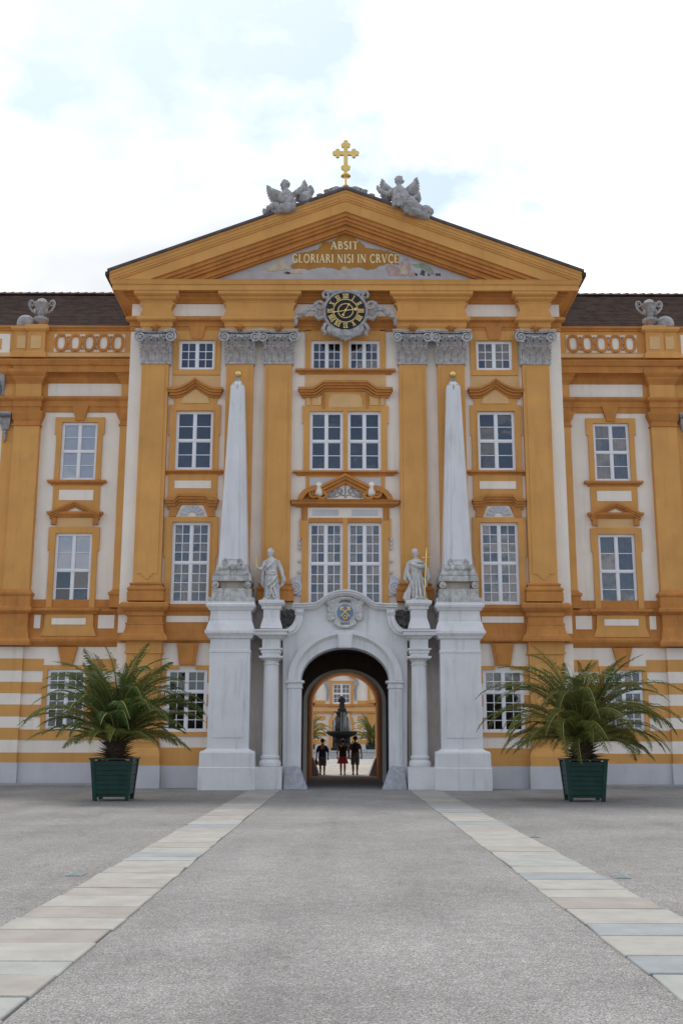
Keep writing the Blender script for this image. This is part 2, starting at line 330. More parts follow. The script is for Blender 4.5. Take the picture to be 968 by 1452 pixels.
def window(parent, x0, x1, z0, z1, yw, cols, rows, split=0.5, leaves=2, depth=0.02, fr=0.075, bar=0.028, drape=None, label=None, mull=0.085, room=True):
    """casement window; rows = (rows below the transom, rows above it); panes are sub-parts"""
    yf = yw + depth; b = M()
    b.box(x0, x0+fr, yf, yf+0.1, z0, z1); b.box(x1-fr, x1, yf, yf+0.1, z0, z1)
    b.box(x0+fr, x1-fr, yf, yf+0.1, z0, z0+fr*1.1); b.box(x0+fr, x1-fr, yf, yf+0.1, z1-fr, z1)
    ix0, ix1, iz0, iz1 = x0+fr, x1-fr, z0+fr*1.1, z1-fr
    zt = iz0 + (iz1-iz0)*split if rows[1] else iz1
    if rows[1]: b.box(ix0, ix1, yf-0.012, yf+0.09, zt-mull*0.42, zt+mull*0.42)
    lw = (ix1-ix0)/leaves; secs = [(iz0, zt-(mull*0.42 if rows[1] else 0), rows[0])] + ([(zt+mull*0.42, iz1, rows[1])] if rows[1] else [])
    panes = []
    for a, c, nr in secs:
        for L in range(1, leaves): b.box(ix0+lw*L-mull/2, ix0+lw*L+mull/2, yf-0.006, yf+0.085, a, c)
        for L in range(leaves):
            s = 0.03; p0 = ix0+lw*L+(mull/2 if L else 0); p1 = ix0+lw*(L+1)-(mull/2 if L < leaves-1 else 0)
            b.box(p0, p0+s, yf+0.012, yf+0.07, a, c); b.box(p1-s, p1, yf+0.012, yf+0.07, a, c)
            b.box(p0+s, p1-s, yf+0.012, yf+0.07, a, a+s); b.box(p0+s, p1-s, yf+0.012, yf+0.07, c-s, c)
            q0, q1, r0, r1 = p0+s, p1-s, a+s, c-s; pw, ph = (q1-q0)/cols, (r1-r0)/nr
            for i in range(1, cols): b.box(q0+pw*i-bar/2, q0+pw*i+bar/2, yf+0.018, yf+0.06, r0, r1)
            for j in range(1, nr):
                for i in range(cols):
                    b.box(q0+pw*i+(bar/2 if i else 0), q0+pw*(i+1)-(bar/2 if i < cols-1 else 0), yf+0.02, yf+0.058, r0+ph*j-bar/2, r0+ph*j+bar/2)
            for i in range(cols):
                for j in range(nr): panes.append((q0+pw*(i+.5), r0+ph*(j+.5), pw, ph))
    wn = b.build('window', WHITE, parent)
    if label: wn['label'] = label
    for px, pz, pw, ph in panes:
        link('pane', pane(pw, ph), wn, (px, yf+0.045, pz), (random.gauss(0, .016), 0, random.gauss(0, .016)))
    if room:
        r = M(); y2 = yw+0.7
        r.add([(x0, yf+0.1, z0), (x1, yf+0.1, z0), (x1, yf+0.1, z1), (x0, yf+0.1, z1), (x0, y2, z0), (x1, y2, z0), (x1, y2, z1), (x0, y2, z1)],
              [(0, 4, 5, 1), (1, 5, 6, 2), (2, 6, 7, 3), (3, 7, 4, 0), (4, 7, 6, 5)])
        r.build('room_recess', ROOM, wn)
    if drape:
        kind, f0, f1 = drape; m_ = {'blind': BLIND, 'net': NET, 'curtain': CURTAIN}[kind]; d = M(); n = 40 if kind != 'blind' else 2
        a, c = iz0+(iz1-iz0)*f0, iz0+(iz1-iz0)*f1; yy = yf+(0.085 if kind == 'blind' else 0.15); amp = 0 if kind == 'blind' else 0.035
        top = [(ix0+(ix1-ix0)*i/n, yy+amp*sin(i*1.9)+amp*.4*sin(i*.7)) for i in range(n+1)]
        vs = [(x, y, a) for x, y in top] + [(x, y, c) for x, y in top]
        d.add(vs, [(i, i+1, n+2+i, n+1+i) for i in range(n)])
        d.build(('roller_blind' if kind == 'blind' else 'curtain'), m_, wn, smooth=kind != 'blind')
    return wn
def ribbon(mb, pts, t, y0, y1):
    """hood moulding: polyline (x,z) of its top edge, thickness t downwards"""
    mb.strip(pts, [(x, z-t) for x, z in pts], y0, y1)
def hood(parent, pts, t, y, name='window_hood', p=0.32):
    b = M(); n = 4
    for k, (f0, f1, pr) in enumerate(((0, .26, 1.0), (.26, .5, .82), (.5, .76, .6), (.76, 1.0, .38))):
        mx_ = (pts[0][0]+pts[-1][0])/2; q = [(mx_+(x-mx_)*(1-0.028*k), z-t*f0) for x, z in pts]
        ribbon(b, q, t*(f1-f0), y-p*pr, y+0.01)
    return b.build(name, OCHRE2, parent)
def surround(parent, x0, x1, z0, z1, wd, y, p=0.09, ear=0.0, ear_h=0.0, name='window_surround', top=None):
    """plastered frame round an opening"""
    t = top if top is not None else wd; b = M()
    b.box(x0-wd, x0, y-p, y+.01, z0, z1+t); b.box(x1, x1+wd, y-p, y+.01, z0, z1+t); b.box(x0, x1, y-p, y+.01, z1, z1+t)
    if ear: b.box(x0-wd-ear, x0-wd, y-p*.97, y+.01, z1+t-ear_h, z1+t); b.box(x1+wd, x1+wd+ear, y-p*.97, y+.01, z1+t-ear_h, z1+t)
    e = .04; b.box(x0-e, x0, y-p-.025, y-p, z0, z1+e); b.box(x1, x1+e, y-p-.025, y-p, z0, z1+e); b.box(x0, x1, y-p-.025, y-p, z1, z1+e)
    return b.build(name, OCHRE, parent)
def sill(parent, x0, x1, zt, h, y, p=0.22):
    b = M(); b.band(x0, x1, y, y+.01, [(0.05, zt-h), (0.08, zt-h*.7), (p*.7, zt-h*.45), (p, zt-h*.4), (p, zt-.015), (p-.02, zt)])
    return b.build('window_sill', OCHRE2, parent)
def plate(parent, x0, x1, y0, y1, z0, z1, m, name='plaster_panel'):
    b = M(); b.box(x0, x1, y0, y1, z0, z1); return b.build(name, m, parent)

# ------------------------------------------------------------------ gatehouse
G = thing('gatehouse', 'tall ochre and cream baroque gatehouse with inscribed pediment above the arched passage', 'building', (0, 0, 0))
HB = 8.39; ZT = hz(412)                       # half width, top of wall
XS = 5.78                                     # side window axis
H_ = lambda r: hz(r, 0)
win = []                                      # x0,x1,z0,z1
def add_win(xc, w_, rt, rb): win.append((xc-w_/2, xc+w_/2, H_(rb), H_(rt)))
for s in (-1, 1):
    add_win(s*XS, 1.40, 483.5, 525); add_win(s*XS, 1.43, 583.5, 667); add_win(s*XS, 1.42, 741, 856.5); add_win(s*XS, 1.46, 949.5, 1038)
    add_win(s*.727, 1.22, 483.5, 525.3); add_win(s*.727, 1.27, 584, 668); add_win(s*.727, 1.285, 741.5, 858)
gate_hole = (-1.76, 1.76, -0.05, hz(913))
b = M(); wall_front(b, -HB, HB, -0.05, ZT, 0.0, win + [gate_hole], 0.3)
b.add([(-HB, 0, -.05), (-HB, 14.5, -.05), (-HB, 14.5, ZT), (-HB, 0, ZT)], [(0, 1, 2, 3)]); b.add([(HB, 0, -.05), (HB, 14.5, -.05), (HB, 14.5, ZT), (HB, 0, ZT)], [(0, 1, 2, 3)])
b.add([(-HB, 14.5, -.05), (-2.4, 14.5, -.05), (-2.4, 14.5, ZT), (-HB, 14.5, ZT)], [(0, 1, 2, 3)]); b.add([(HB, 14.5, -.05), (2.4, 14.5, -.05), (2.4, 14.5, ZT), (HB, 14.5, ZT)], [(0, 1, 2, 3)])
b.add([(-2.4, 14.5, 5.6), (2.4, 14.5, 5.6), (2.4, 14.5, ZT), (-2.4, 14.5, ZT)], [(0, 1, 2, 3)])
b.build('wall', CREAM, G)
drapes = [None, None, ('net', 0, 1), None, None, None, ('net', 0, 1)]*2
lay = [(2, (3, 0), .5), (1, (2, 2), .5), (2, (4, 4), .5), (2, (4, 2), .65), (2, (3, 0), .5), (1, (2, 2), .5), (2, (4, 4), .5)]*2
for (x0, x1, z0, z1), (c, r, sp), dr in zip(win, lay, drapes):
    window(G, x0, x1, z0, z1, 0.0, c, r, sp, drape=dr)
# --- pilasters
PX = [(6.83, 7.87), (3.56, 4.60), (2.07, 3.11)]
zb, zs = H_(839), hz(828, -.25)               # base plinth, shaft foot
zc0, zc1 = hz(515, -.25), hz(471, -.25)       # capital
def capital_mesh():
    m = M(); H = zc1-zc0; W = 0.52
    def bell(t): return [(-W+.03-.10*t*t, 0, H*t), (-W+.03-.10*t*t, -.22-.10*t*t, H*t), (W-.03+.10*t*t, -.22-.10*t*t, H*t), (W-.03+.10*t*t, 0, H*t)]
    m.loft([bell(t) for t in (0, .25, .5, .7, .85)])
    m.band(-W, W, -.25, 0, [(.04, -.05), (.06, -.02), (.06, .02), (.02, .05)])
    def leaf(cx, z0, h, w_, y0, out):
        pr = [(0, 0, .9), (.25, -.02, 1.0), (.5, -.05, 1.0), (.75, -.13, .85), (.95, -.26, .6), (1.0, -.36, .35), (.9, -.42, .12)]
        A = []; B_ = []; C_ = []
        for t, o, ww in pr:
            z = z0+h*t; y = y0+o*out; A.append((cx-w_*ww/2, y+.03, z)); B_.append((cx, y-.02, z)); C_.append((cx+w_*ww/2, y+.03, z))
        n = len(pr); m.add(A+B_+C_, [(i, i+1, n+i+1, n+i) for i in range(n-1)]+[(n+i, n+i+1, 2*n+i+1, 2*n+i) for i in range(n-1)])
        for k in range(n-2):                                   # lobed edges
            for sx, L in ((-1, A), (1, C_)):
                x, y, z = L[k+1]; m.add([(x, y, z-.05), (x+sx*.035, y-.015, z+.005), (x, y, z+.045)], [(0, 1, 2)])
    for i in range(4): leaf(-.39+.26*i, .03, H*.37, .25, -.30, 1.5)
    for i in range(3): leaf(-.27+.27*i, H*.30, H*.38, .26, -.33, 1.5)
    for s in (-1, 1): leaf(s*.52, H*.25, H*.36, .16, -.27, .9); leaf(s*.53, .05, H*.36, .12, -.25, .8)
    m.band(-.50, .50, -.36, 0, [(.0, H*.70), (.05, H*.73), (.06, H*.78), (.02, H*.80), (.08, H*.86), (.08, H*.88)])
    for i in range(9): m.ball((-.44+.11*i, -.45, H*.83), (.042, .04, .055), 8)
    for s in (-1, 1):                                          # volutes
        cx, cz, r0 = s*.585, H*.78, .225; pts = []; rad = []
        for k in range(30):
            a = k/29*1.9*2*pi; r = r0*(1-k/29*.86); pts.append((cx+s*r*sin(a)*1.0, -.50-.03*k/29, cz+r*cos(a))); rad.append(.048-.018*k/29)
        m.tube(pts, rad, 6); m.box(cx-.1, cx+.1, -.47, -.20, cz-.1, cz+.1); m.ball((cx, -.52, cz), .05, 8)
        m.tube([(s*.2, -.42, H*.93), (s*.4, -.46, H*.96), (cx, -.5, cz+r0)], [.03, .04, .042], 6)
        for k in range(5): m.ball((cx-s*(.02+.02*k), -.44+.01*k, cz-.22-.05*k), .05-.005*k, 6)   # small hanging leaf
    top = [(-.76, H*.90), (.76, H*.90)]
    m.slabpoly([(-.76, 0), (-.76, -.56), (-.66, -.60), (-.3, -.47), (0, -.44), (.3, -.47), (.66, -.60), (.76, -.56), (.76, 0)], H*.92, H*.96)
    m.slabpoly([(-.78, 0), (-.78, -.58), (-.67, -.63), (-.3, -.50), (0, -.47), (.3, -.50), (.67, -.63), (.78, -.58), (.78, 0)], H*.96, H*1.0)
    m.box(-.13, .13, -.55, -.35, H*.74, H*.80); 
    return m.mesh('capital', CAPST, smooth=True)
CAPM = capital_mesh()
def star_mesh():
    m = M(); pts = []
    for k in range(16):
        r = .21 if k % 4 == 0 else (.165 if k % 4 == 2 else .075); a = k*pi/8; pts.append((r*sin(a), r*cos(a)))
    n = 16; vs = [(x, -.02, z) for x, z in pts]+[(0, -.09, 0)]+[(x, .06, z) for x, z in pts]
    m.add(vs, [(i, (i+1) % n, n) for i in range(n)]+[(i, n+1+i, n+1+(i+1) % n, (i+1) % n) for i in range(n)])
    return m.mesh('star_ornament', OCHRE2)
STARM = star_mesh()
for s in (-1, 1):
    for k, (xa, xb) in enumerate(PX):
        x0, x1 = (xa, xb) if s > 0 else (-xb, -xa); xc = (x0+x1)/2
        m = M(); m.box(x0, x1, -.25, .01, zs, zc0-.05)
        zp = zc0-.22; i = .13                                   # raised field with a shaped foot
        f0 = zs+.38
        poly = [(x0+i, f0), (x0+i+.18, f0), (x0+i+.22, f0-.1), (xc-.1, f0-.1), (xc-.06, f0-.2), (xc+.06, f0-.2), (xc+.1, f0-.1), (x1-i-.22, f0-.1), (x1-i-.18, f0), (x1-i, f0), (x1-i, zp), (x0+i, zp)]
        m.prism(poly, -.278, -.25)
        p = m.build('pilaster', OCHRE, G)
        bm_ = M(); bm_.band(x0, x1, -.25, .01, [(.16, H_(854)), (.16, hz(840, -.4)), (.13, hz(838.5, -.4)), (.17, hz(836, -.4)), (.17, hz(834, -.4)), (.09, hz(832, -.35)), (.07, hz(830, -.3)), (.1, hz(829, -.3)), (.1, hz(827.5, -.3)), (.0, hz(826, -.25))])
        bm_.build('pilaster_base', OCHRE2, p)
        link('capital', CAPM, p, (xc, 0, zc0)); link('star_ornament', STARM, p, (xc, -.56, zc1+.06))
# --- pedestals of the outer pilasters, dado band, ground storey
for s in (-1, 1):
    x0, x1 = (6.70, 8.00) if s > 0 else (-8.00, -6.70)
    m = M(); yw = -.34
    m.band(x0, x1, yw, .01, [(0, H_(898)), (.0, hz(875, yw)), (.05, hz(873, yw)), (.05, hz(868, yw)), (.12, hz(866, -.45)), (.22, hz(862, -.5)), (.24, hz(860, -.5)), (.24, hz(856, -.5)), (.18, hz(854, -.5))])
    m.band(x0, x1, yw, .01, [(.0, hz(893, yw)), (.06, hz(896, yw)-.0), ] if 0 else [(.24, hz(908.5, -.55)), (.24, hz(905, -.55)), (.2, hz(903.5, -.5)), (.2, hz(902, -.5)), (.10, hz(898, -.45)), (.05, hz(892, -.4)), (.03, hz(886, -.37)), (.05, hz(885.6, -.37)), (.05, hz(883.5, -.37)), (0.01, hz(883, -.35))])
    m.build('pilaster_pedestal', OCHRE2, G)
    m = M(); m.box(x0+.02, x1-.02, -.30, .01, hz(1086, -.3), hz(927, -.3)); m.box(x0+.2, x1-.2, -.33, -.30, hz(1053, -.3), hz(940, -.3))
    m.band(x0+.02, x1-.02, -.30, .01, [(0, hz(928, -.3)), (.06, hz(927, -.3)), (.06, hz(924.5, -.3)), (.03, hz(924, -.3)), (.03, hz(910, -.3)), (.12, hz(908.6, -.4))])
    m.band(x0+.02, x1-.02, -.30, .01, [(.10, hz(1086, -.4)), (.10, hz(1072, -.4)), (.03, hz(1062, -.33)), (.01, hz(1061, -.33))])
    m.build('ground_pier', OCHRE, G)
    plate(G, x0-.11, x1+.11, -.44, .01, -.05, hz(1086, -.4)-.002, PLINTH, 'pier_plinth')
# between: floor band, stripes
for s in (-1, 1):
    def X(a, b_): return (a, b_) if s > 0 else (-b_, -a)
    m = M(1); a, c = X(3.3, 6.70)
    m.band(a+.0, c-.0, 0, .02, [(.05, hz(873.5)), (.05, hz(868)), (.12, hz(866)), (.16, hz(864)), (.2, hz(862.5)), (.2, hz(858.5)), (.1, hz(857.2))])
    m.band(a, c, 0, .02, [(.05, hz(912)), (.12, hz(911)), (.2, hz(908.5)), (.2, hz(905)), (.12, hz(903)), (.08, hz(898)), (.05, hz(884)), (.05, hz(883.4))])
    a2, c2 = X(XS-1.0, XS+1.0)
    m.box(a, c, -.052, .01, hz(883.5), hz(873.4))
    m.build('floor_band', OCHRE2, G)
    e0, e1 = X(XS-.74, XS+.82); plate(G, e0, e1, -.062, -.05, hz(882.8), hz(874), CREAM)
    e0, e1 = X(XS+.98, 6.7); 
    # ground storey: shaped keystone, stripes left and right of the window and below it
    wx0, wx1 = XS-.73, XS+.73; zt, zb_ = H_(949.5), H_(1038)
    k = M(); kx = [(XS-.28, hz(944)), (XS+.28, hz(944)), (XS+.40, hz(912.2)), (XS-.40, hz(912.2))]; k.prism([(s*x, z) for x, z in kx], -.16, .01)
    kx2 = [(XS-.2, hz(942)), (XS+.2, hz(942)), (XS+.3, hz(914)), (XS-.3, hz(914))]; k.prism([(s*x, z) for x, z in kx2], -.185, -.16); k.build('keystone', OCHRE2, G)
    q = M(s)
    q.prism([(3.4, hz(946)), (3.4, hz(929)), (4.95, hz(929)), (5.2, hz(942)), (5.2, hz(949))] if 0 else [(wx0-.55, hz(952)), (wx0-.55, hz(944)), (XS-.3, hz(944)), (XS-.3, hz(949.5)), (wx0-.02, hz(949.5)), (wx0-.02, hz(952))], -.055, .01)
    q.prism([(wx1+.19, hz(952)), (wx1+.19, hz(944)), (XS+.3, hz(944)), (XS+.3, hz(949.5)), (wx1+.02, hz(949.5)), (wx1+.02, hz(952))], -.055, .01)
    q.build('window_surround', OCHRE, G)
    q = M(s)
    for r0, r1 in ((952, 969), (985, 1001), (1017, 1033)):
        q = M(s); q.box(3.3, wx0-.02, -.05, .01, hz(r1), hz(r0)); q.build('stripe_band', OCHRE, G); q = M(s); q.box(wx1+.02, 6.71, -.05, .01, hz(r1), hz(r0)); q.build('stripe_band', OCHRE, G)
    q = M(s); q.box(3.3, 6.71, -.05, .01, hz(1044.5), hz(1038.2)); q.build('stripe_band', OCHRE, G)
    q = M(s); q.box(3.3, 6.71, -.05, .01, hz(1086), hz(1060.5)); q.build('stripe_band', OCHRE, G)
    q = M(s); q.box(3.3, 6.585, -.10, .01, -.05, hz(1086)-.003); q.build('pier_plinth', PLINTH, G)
    q = M(s); q.box(8.115, 8.45, -.10, 1.8, -.05, hz(1086)-.003); q.build('pier_plinth', PLINTH, G)
    q = M(s); q.box(8.0, 8.40, -.05, 1.8, hz(912), hz(898)); q.box(8.0, 8.42, -.07, 1.8, hz(872), hz(858)); q.build('floor_band', OCHRE2, G)
    # --- side axis trims
    zt1, zt0 = H_(483.5), H_(525)
    w2 = .70
    sr = surround(G, s*XS-w2, s*XS+w2, zt0, zt1, .22, 0, .08, top=.02)
    plate(G, s*XS-w2-.22, s*XS+w2+.22, -.08, .01, hz(532.7), zt0-.002, OCHRE, 'window_surround')
    plate(G, s*XS-w2-.22, s*XS+w2+.22, -.078, .01, zt1+.022, hz(469), OCHRE, 'window_surround')
    kz = M(); kz.prism([(s*XS-.2, zt1+.03), (s*XS+.2, zt1+.03), (s*XS+.32, hz(464)), (s*XS-.32, hz(464))], -.14, -.079); kz.build('keystone', OCHRE2, G)
    plate(G, s*XS-.93, s*XS+.93, -.045, .01, hz(556), hz(532.9), PALE)
    # ogee hood
    og = [(-1.07, 549), (-.80, 549.5), (-.58, 548), (-.38, 545), (-.20, 541), (-.08, 537.5), (0, 535.5)]
    top = [(s*XS+x, hz(r, -.3)) for x, r in og] + [(s*XS-x, hz(r, -.3)) for x, r in og[-2::-1]]
    b = M(); t = .36
    for k, (f0, f1, pr, sc) in enumerate(((0, .25, .34, 1.0), (.25, .5, .28, .96), (.5, .78, .2, .92), (.78, 1.0, .12, .89))):
        ribbon(b, [(s*XS+(x-s*XS)*sc, z-t*f0) for x, z in top], t*(f1-f0), -pr, .01)
    b.build('ogee_hood', OCHRE2, G)
    uz1 = H_(583.5); uz0 = H_(667)
    surround(G, s*XS-.715, s*XS+.715, uz0, uz1, .22, 0, .09, ear=.05, ear_h=1.2, top=.24)
    q = M(); zf = uz1+.245
    q.prism([(s*XS-.80, zf), (s*XS+.80, zf), (s*XS+.92, hz(557)), (s*XS+.55, hz(553.5)), (s*XS, hz(546)), (s*XS-.55, hz(553.5)), (s*XS-.92, hz(557))], -.06, .01)
    q.build('hood_field', OCHRE, G)
    q = M(); q.prism([(s*XS-.55, zf+.06), (s*XS+.55, zf+.06), (s*XS+.44, zf+.36), (s*XS+.2, zf+.52), (s*XS, zf+.62), (s*XS-.2, zf+.52), (s*XS-.44, zf+.36)], -.085, -.06); q.build('plaster_panel', PALE, G)
    sill(G, s*XS-1.0, s*XS+1.0, hz(668), .17, 0)
    plate(G, s*XS-.93, s*XS+.93, -.06, .01, hz(716), hz(673.7), OCHRE)
    plate(G, s*XS-.69, s*XS+.69, -.075, -.06, hz(693.3), hz(682.5), CREAM)
    # stepped hood over the tall window
    st = [(-1.0, 706.5), (-.66, 706.5), (-.52, 700.5), (.52, 700.5), (.66, 706.5), (1.0, 706.5)]
    hood(G, [(s*XS+x, hz(r, -.28)) for x, r in st], .38, 0, 'stepped_hood')
    q = M(); q.prism([(s*XS-.92, hz(715)), (s*XS-.62, hz(734)), (s*XS-.86, hz(735.5)), (s*XS-1.0, hz(733))] if 0 else [(s*XS-.86, hz(733.5)), (s*XS-.60, hz(733.5)), (s*XS-.42, hz(715)), (s*XS-.92, hz(714)), (s*XS-.84, hz(722))], -.13, .01)
    q.prism([(s*XS+.86, hz(733.5)), (s*XS+.60, hz(733.5)), (s*XS+.42, hz(715)), (s*XS+.92, hz(714)), (s*XS+.84, hz(722))], -.13, .01); q.build('hood_bracket', OCHRE2, G)
    q = M(); q.prism([(s*XS-.605, hz(733.4)), (s*XS+.605, hz(733.4)), (s*XS+.38, hz(713.5)), (s*XS-.38, hz(713.5))], -.05, .01); q.build('lunette_field', CREAM, G)
    q = M(); n = 14; oc = [(s*XS+.46*cos(pi*i/n), hz(731.5)+.40*sin(pi*i/n)) for i in range(n+1)]; ic = [(s*XS+.15*cos(pi*i/n), hz(731.5)+.13*sin(pi*i/n)) for i in range(n+1)]
    q.strip(oc, ic, -.09, -.05)
    for i in range(1, n, 2):
        a = pi*i/n; q.tube([(s*XS+.16*cos(a), -.09, hz(731.5)+.14*sin(a)), (s*XS+.43*cos(a), -.1, hz(731.5)+.37*sin(a))], [.015, .035], 6)
    q.build('shell_ornament', PLINTH, G)
    tz1, tz0 = H_(741), H_(856.5)
    surround(G, s*XS-.71, s*XS+.71, tz0, tz1, .24, 0, .1, ear=.05, ear_h=1.5, top=.2)
# --- central axis
cz1, cz0 = H_(483.5), H_(525.3)
for s in (-1, 1):
    plate(G, *( (1.34, 1.56) if s > 0 else (-1.56, -1.34)), -.08, .01, hz(527), hz(469), OCHRE, 'window_surround')
plate(G, -.115, .115, -.08, .01, hz(527), hz(469), OCHRE, 'window_mullion')
for s in (-1, 1): plate(G, *((.117, 1.338) if s > 0 else (-1.338, -.117)), -.078, .01, cz1+.002, hz(469), OCHRE, 'window_surround')
sill(G, -1.72, 1.72, hz(524.8), .2, 0)
plate(G, -1.56, 1.56, -.045, .01, hz(556), hz(529.9), PALE)
st = [(-1.82, 549), (-1.22, 549), (-.84, 539.5), (.84, 539.5), (1.22, 549), (1.82, 549)]
hood(G, [(x, hz(r, -.3)) for x, r in st], .36, 0, 'stepped_hood', .36)
q = M(); q.prism([(-1.55, hz(582)), (1.55, hz(582)), (1.55, hz(560)), (1.68, hz(553)), (1.1, hz(553)), (.85, hz(546)), (-.85, hz(546)), (-1.1, hz(553)), (-1.68, hz(553)), (-1.55, hz(560))], -.07, .01); q.build('hood_field', OCHRE, G)
q = M(); q.prism([(-.64, hz(578.3)), (.64, hz(578.3)), (.64, hz(566)), (.52, hz(560)), (-.52, hz(560)), (-.64, hz(566))], -.095, -.07); q.build('plaster_panel', PALE, G)
for s in (-1, 1):
    q = M(s); q.box(.93, 1.27, -.095, -.07, hz(575.5), hz(563.5)); q.build('plaster_panel', PALE, G)
    q = M(s); q.box(1.36, 1.5, -.095, -.07, hz(575.5), hz(565)); q.build('plaster_panel', PALE, G)
    q = M(s); q.box(.80, .88, -.12, -.07, hz(580), hz(559)); q.build('hood_bracket', OCHRE2, G)
u1, u0 = H_(584), H_(668)
for s in (-1, 1):
    q = M(s); q.box(1.365, 1.60, -.09, .01, u0, u1+.22); q.box(1.60, 1.65, -.088, .01, hz(601), u1+.22); q.build('window_surround', OCHRE, G)
    q = M(s); q.box(.093, 1.363, -.088, .01, u1+.002, u1+.22); q.build('window_surround', OCHRE, G)
plate(G, -.09, .09, -.09, .01, u0, u1+.22, OCHRE, 'window_mullion')
sill(G, -1.78, 1.78, hz(668.6), .18, 0)
plate(G, -1.5, 1.5, -.05, .01, hz(720), hz(674), OCHRE)
for s in (-1, 1):
    q = M(s); q.box(.12, 1.35, -.062, -.05, hz(690), hz(677.5)); q.build('plaster_panel', PLINTH, G)
# broken pediment with scrolls
q = M(); q.band(-1.72, 1.72, 0, .01, [(.12, hz(718, -.2)), (.16, hz(716.5, -.25)), (.28, hz(714.5, -.3)), (.3, hz(713.5, -.3)), (.3, hz(711, -.3)), (.36, hz(709.5, -.35)), (.36, hz(708.5, -.35))])
tri = [(-.90, hz(688, -.3)), (0, hz(671.5, -.3)), (.90, hz(688, -.3))]
for f0, f1, pr, sc in ((0, .3, .38, 1.0), (.3, .6, .32, .97), (.6, 1.0, .22, .94)): ribbon(q, [(x*sc, z-.36*f0) for x, z in tri], .36*(f1-f0), -pr, .01)
q.build('broken_pediment', OCHRE2, G)
for s in (-1, 1):
    q = M(s)
    arc = [(1.80, hz(708.4, -.3)), (1.74, hz(702, -.3)), (1.58, hz(695, -.3)), (1.38, hz(690.5, -.3)), (1.20, hz(688.5, -.3)), (1.08, hz(688, -.3))]
    q.strip(arc, [(1.60, hz(708.4, -.3)), (1.52, hz(703, -.3)), (1.42, hz(699, -.3)), (1.28, hz(696.5, -.3)), (1.18, hz(695.5, -.3)), (1.08, hz(695.2, -.3))], -.34, .01)
    pts = []; rad = []
    for k in range(22):
        a = k/21*1.5*2*pi; r = .21*(1-.8*k/21); pts.append((1.16+r*sin(a+.4), -.25, hz(699, -.3)+r*cos(a+.4))); rad.append(.06-.02*k/21)
    q.tube(pts, rad, 7)
    pts = [(.93, -.22, hz(690, -.3)), (.80, -.24, hz(697, -.3)), (.70, -.26, hz(703, -.3)), (.80, -.26, hz(707, -.3)), (.98, -.26, hz(706, -.3)), (1.05, -.26, hz(702, -.3))]
    q.tube(pts, .07, 7); q.build('pediment_scroll', OCHRE2, G, smooth=True)
    u = M(s); u.lathe([(.09, 0), (.16, .06), (.19, .2), (.15, .34), (.17, .40), (.12, .5), (.05, .56)], (.99, -.16, hz(703, -.3)), 12); u.build('urn_ornament', CREAM, G, smooth=True)
q = M(); q.prism([(-.80, hz(708.3)), (.80, hz(708.3)), (.62, hz(696)), (0, hz(681)), (-.62, hz(696))], -.1, .01); q.build('cartouche_field', CREAM, G)
q = M()
for s in (-1, 1):
    for cx, cz, r in ((.20, .30, .13), (.42, .22, .11), (.18, .62, .10), (.55, .13, .07)):
        pts = [(s*(cx+r*(1-.7*k/15)*sin(k*.75)), -.115, hz(708)+cz+r*(1-.7*k/15)*cos(k*.75)) for k in range(16)]; q.tube(pts, [.032-.012*k/15 for k in range(16)], 6)
    q.tube([(0, -.115, hz(708)+.1), (s*.15, -.115, hz(708)+.16), (s*.33, -.115, hz(708)+.08), (s*.6, -.115, hz(708)+.06)], .025, 6)
q.tube([(0, -.115, hz(708)+.04), (0, -.115, hz(708)+.8)], [.035, .02], 6); q.build('scrollwork', STONE, G, smooth=True)
plate(G, -1.52, 1.52, -.05, .01, hz(741), hz(718), CREAM, 'frieze_panel')
for s in (-1, 1):
    q = M(s); q.box(.25, 1.23, -.075, -.05, hz(731), hz(723.3)); q.build('plaster_panel', PLINTH, G)
    q = M(s); q.box(1.42, 1.58, -.1, .01, hz(739), hz(717)); q.box(1.58, 1.66, -.08, .01, hz(735), hz(718)); q.build('hood_bracket', OCHRE2, G)
    q = M(s); q.box(1.37, 1.62, -.1, .01, hz(858), hz(739)); q.box(1.62, 1.72, -.09, .01, hz(764), hz(736)); q.build('window_surround', OCHRE, G)
    q = M(s); q.box(.093, 1.368, -.098, .01, hz(741.4), hz(735)); q.build('window_surround', OCHRE2, G)
    q = M(s); c0 = (1.86, -.12, hz(833))
    pts = [(c0[0]+.24*(1-.85*k/25)*sin(k*.52+2.8), -.12-.03*k/25, c0[2]+.24*(1-.85*k/25)*cos(k*.52+2.8)) for k in range(26)]
    q.tube(pts, [.06-.02*k/25 for k in range(26)], 7); q.ball((c0[0], -.08, c0[2]), (.25, .07, .27), 14)
    q.prism([(1.62, hz(845)), (1.80, hz(845)), (2.02, hz(828)), (1.98, hz(820)), (1.72, hz(816)), (1.64, hz(818))], -.1, .01); q.build('scroll_console', PLINTH, G, smooth=True)
    q = M(s)
    for r in (766, 772, 778, 796, 812): q.ball((1.72, -.07, hz(r)), (.05, .05, .08), 6)
    q.build('husk_drop', PLINTH, G, smooth=True)
plate(G, -.09, .09, -.1, .01, hz(858), hz(735), OCHRE, 'window_mullion')
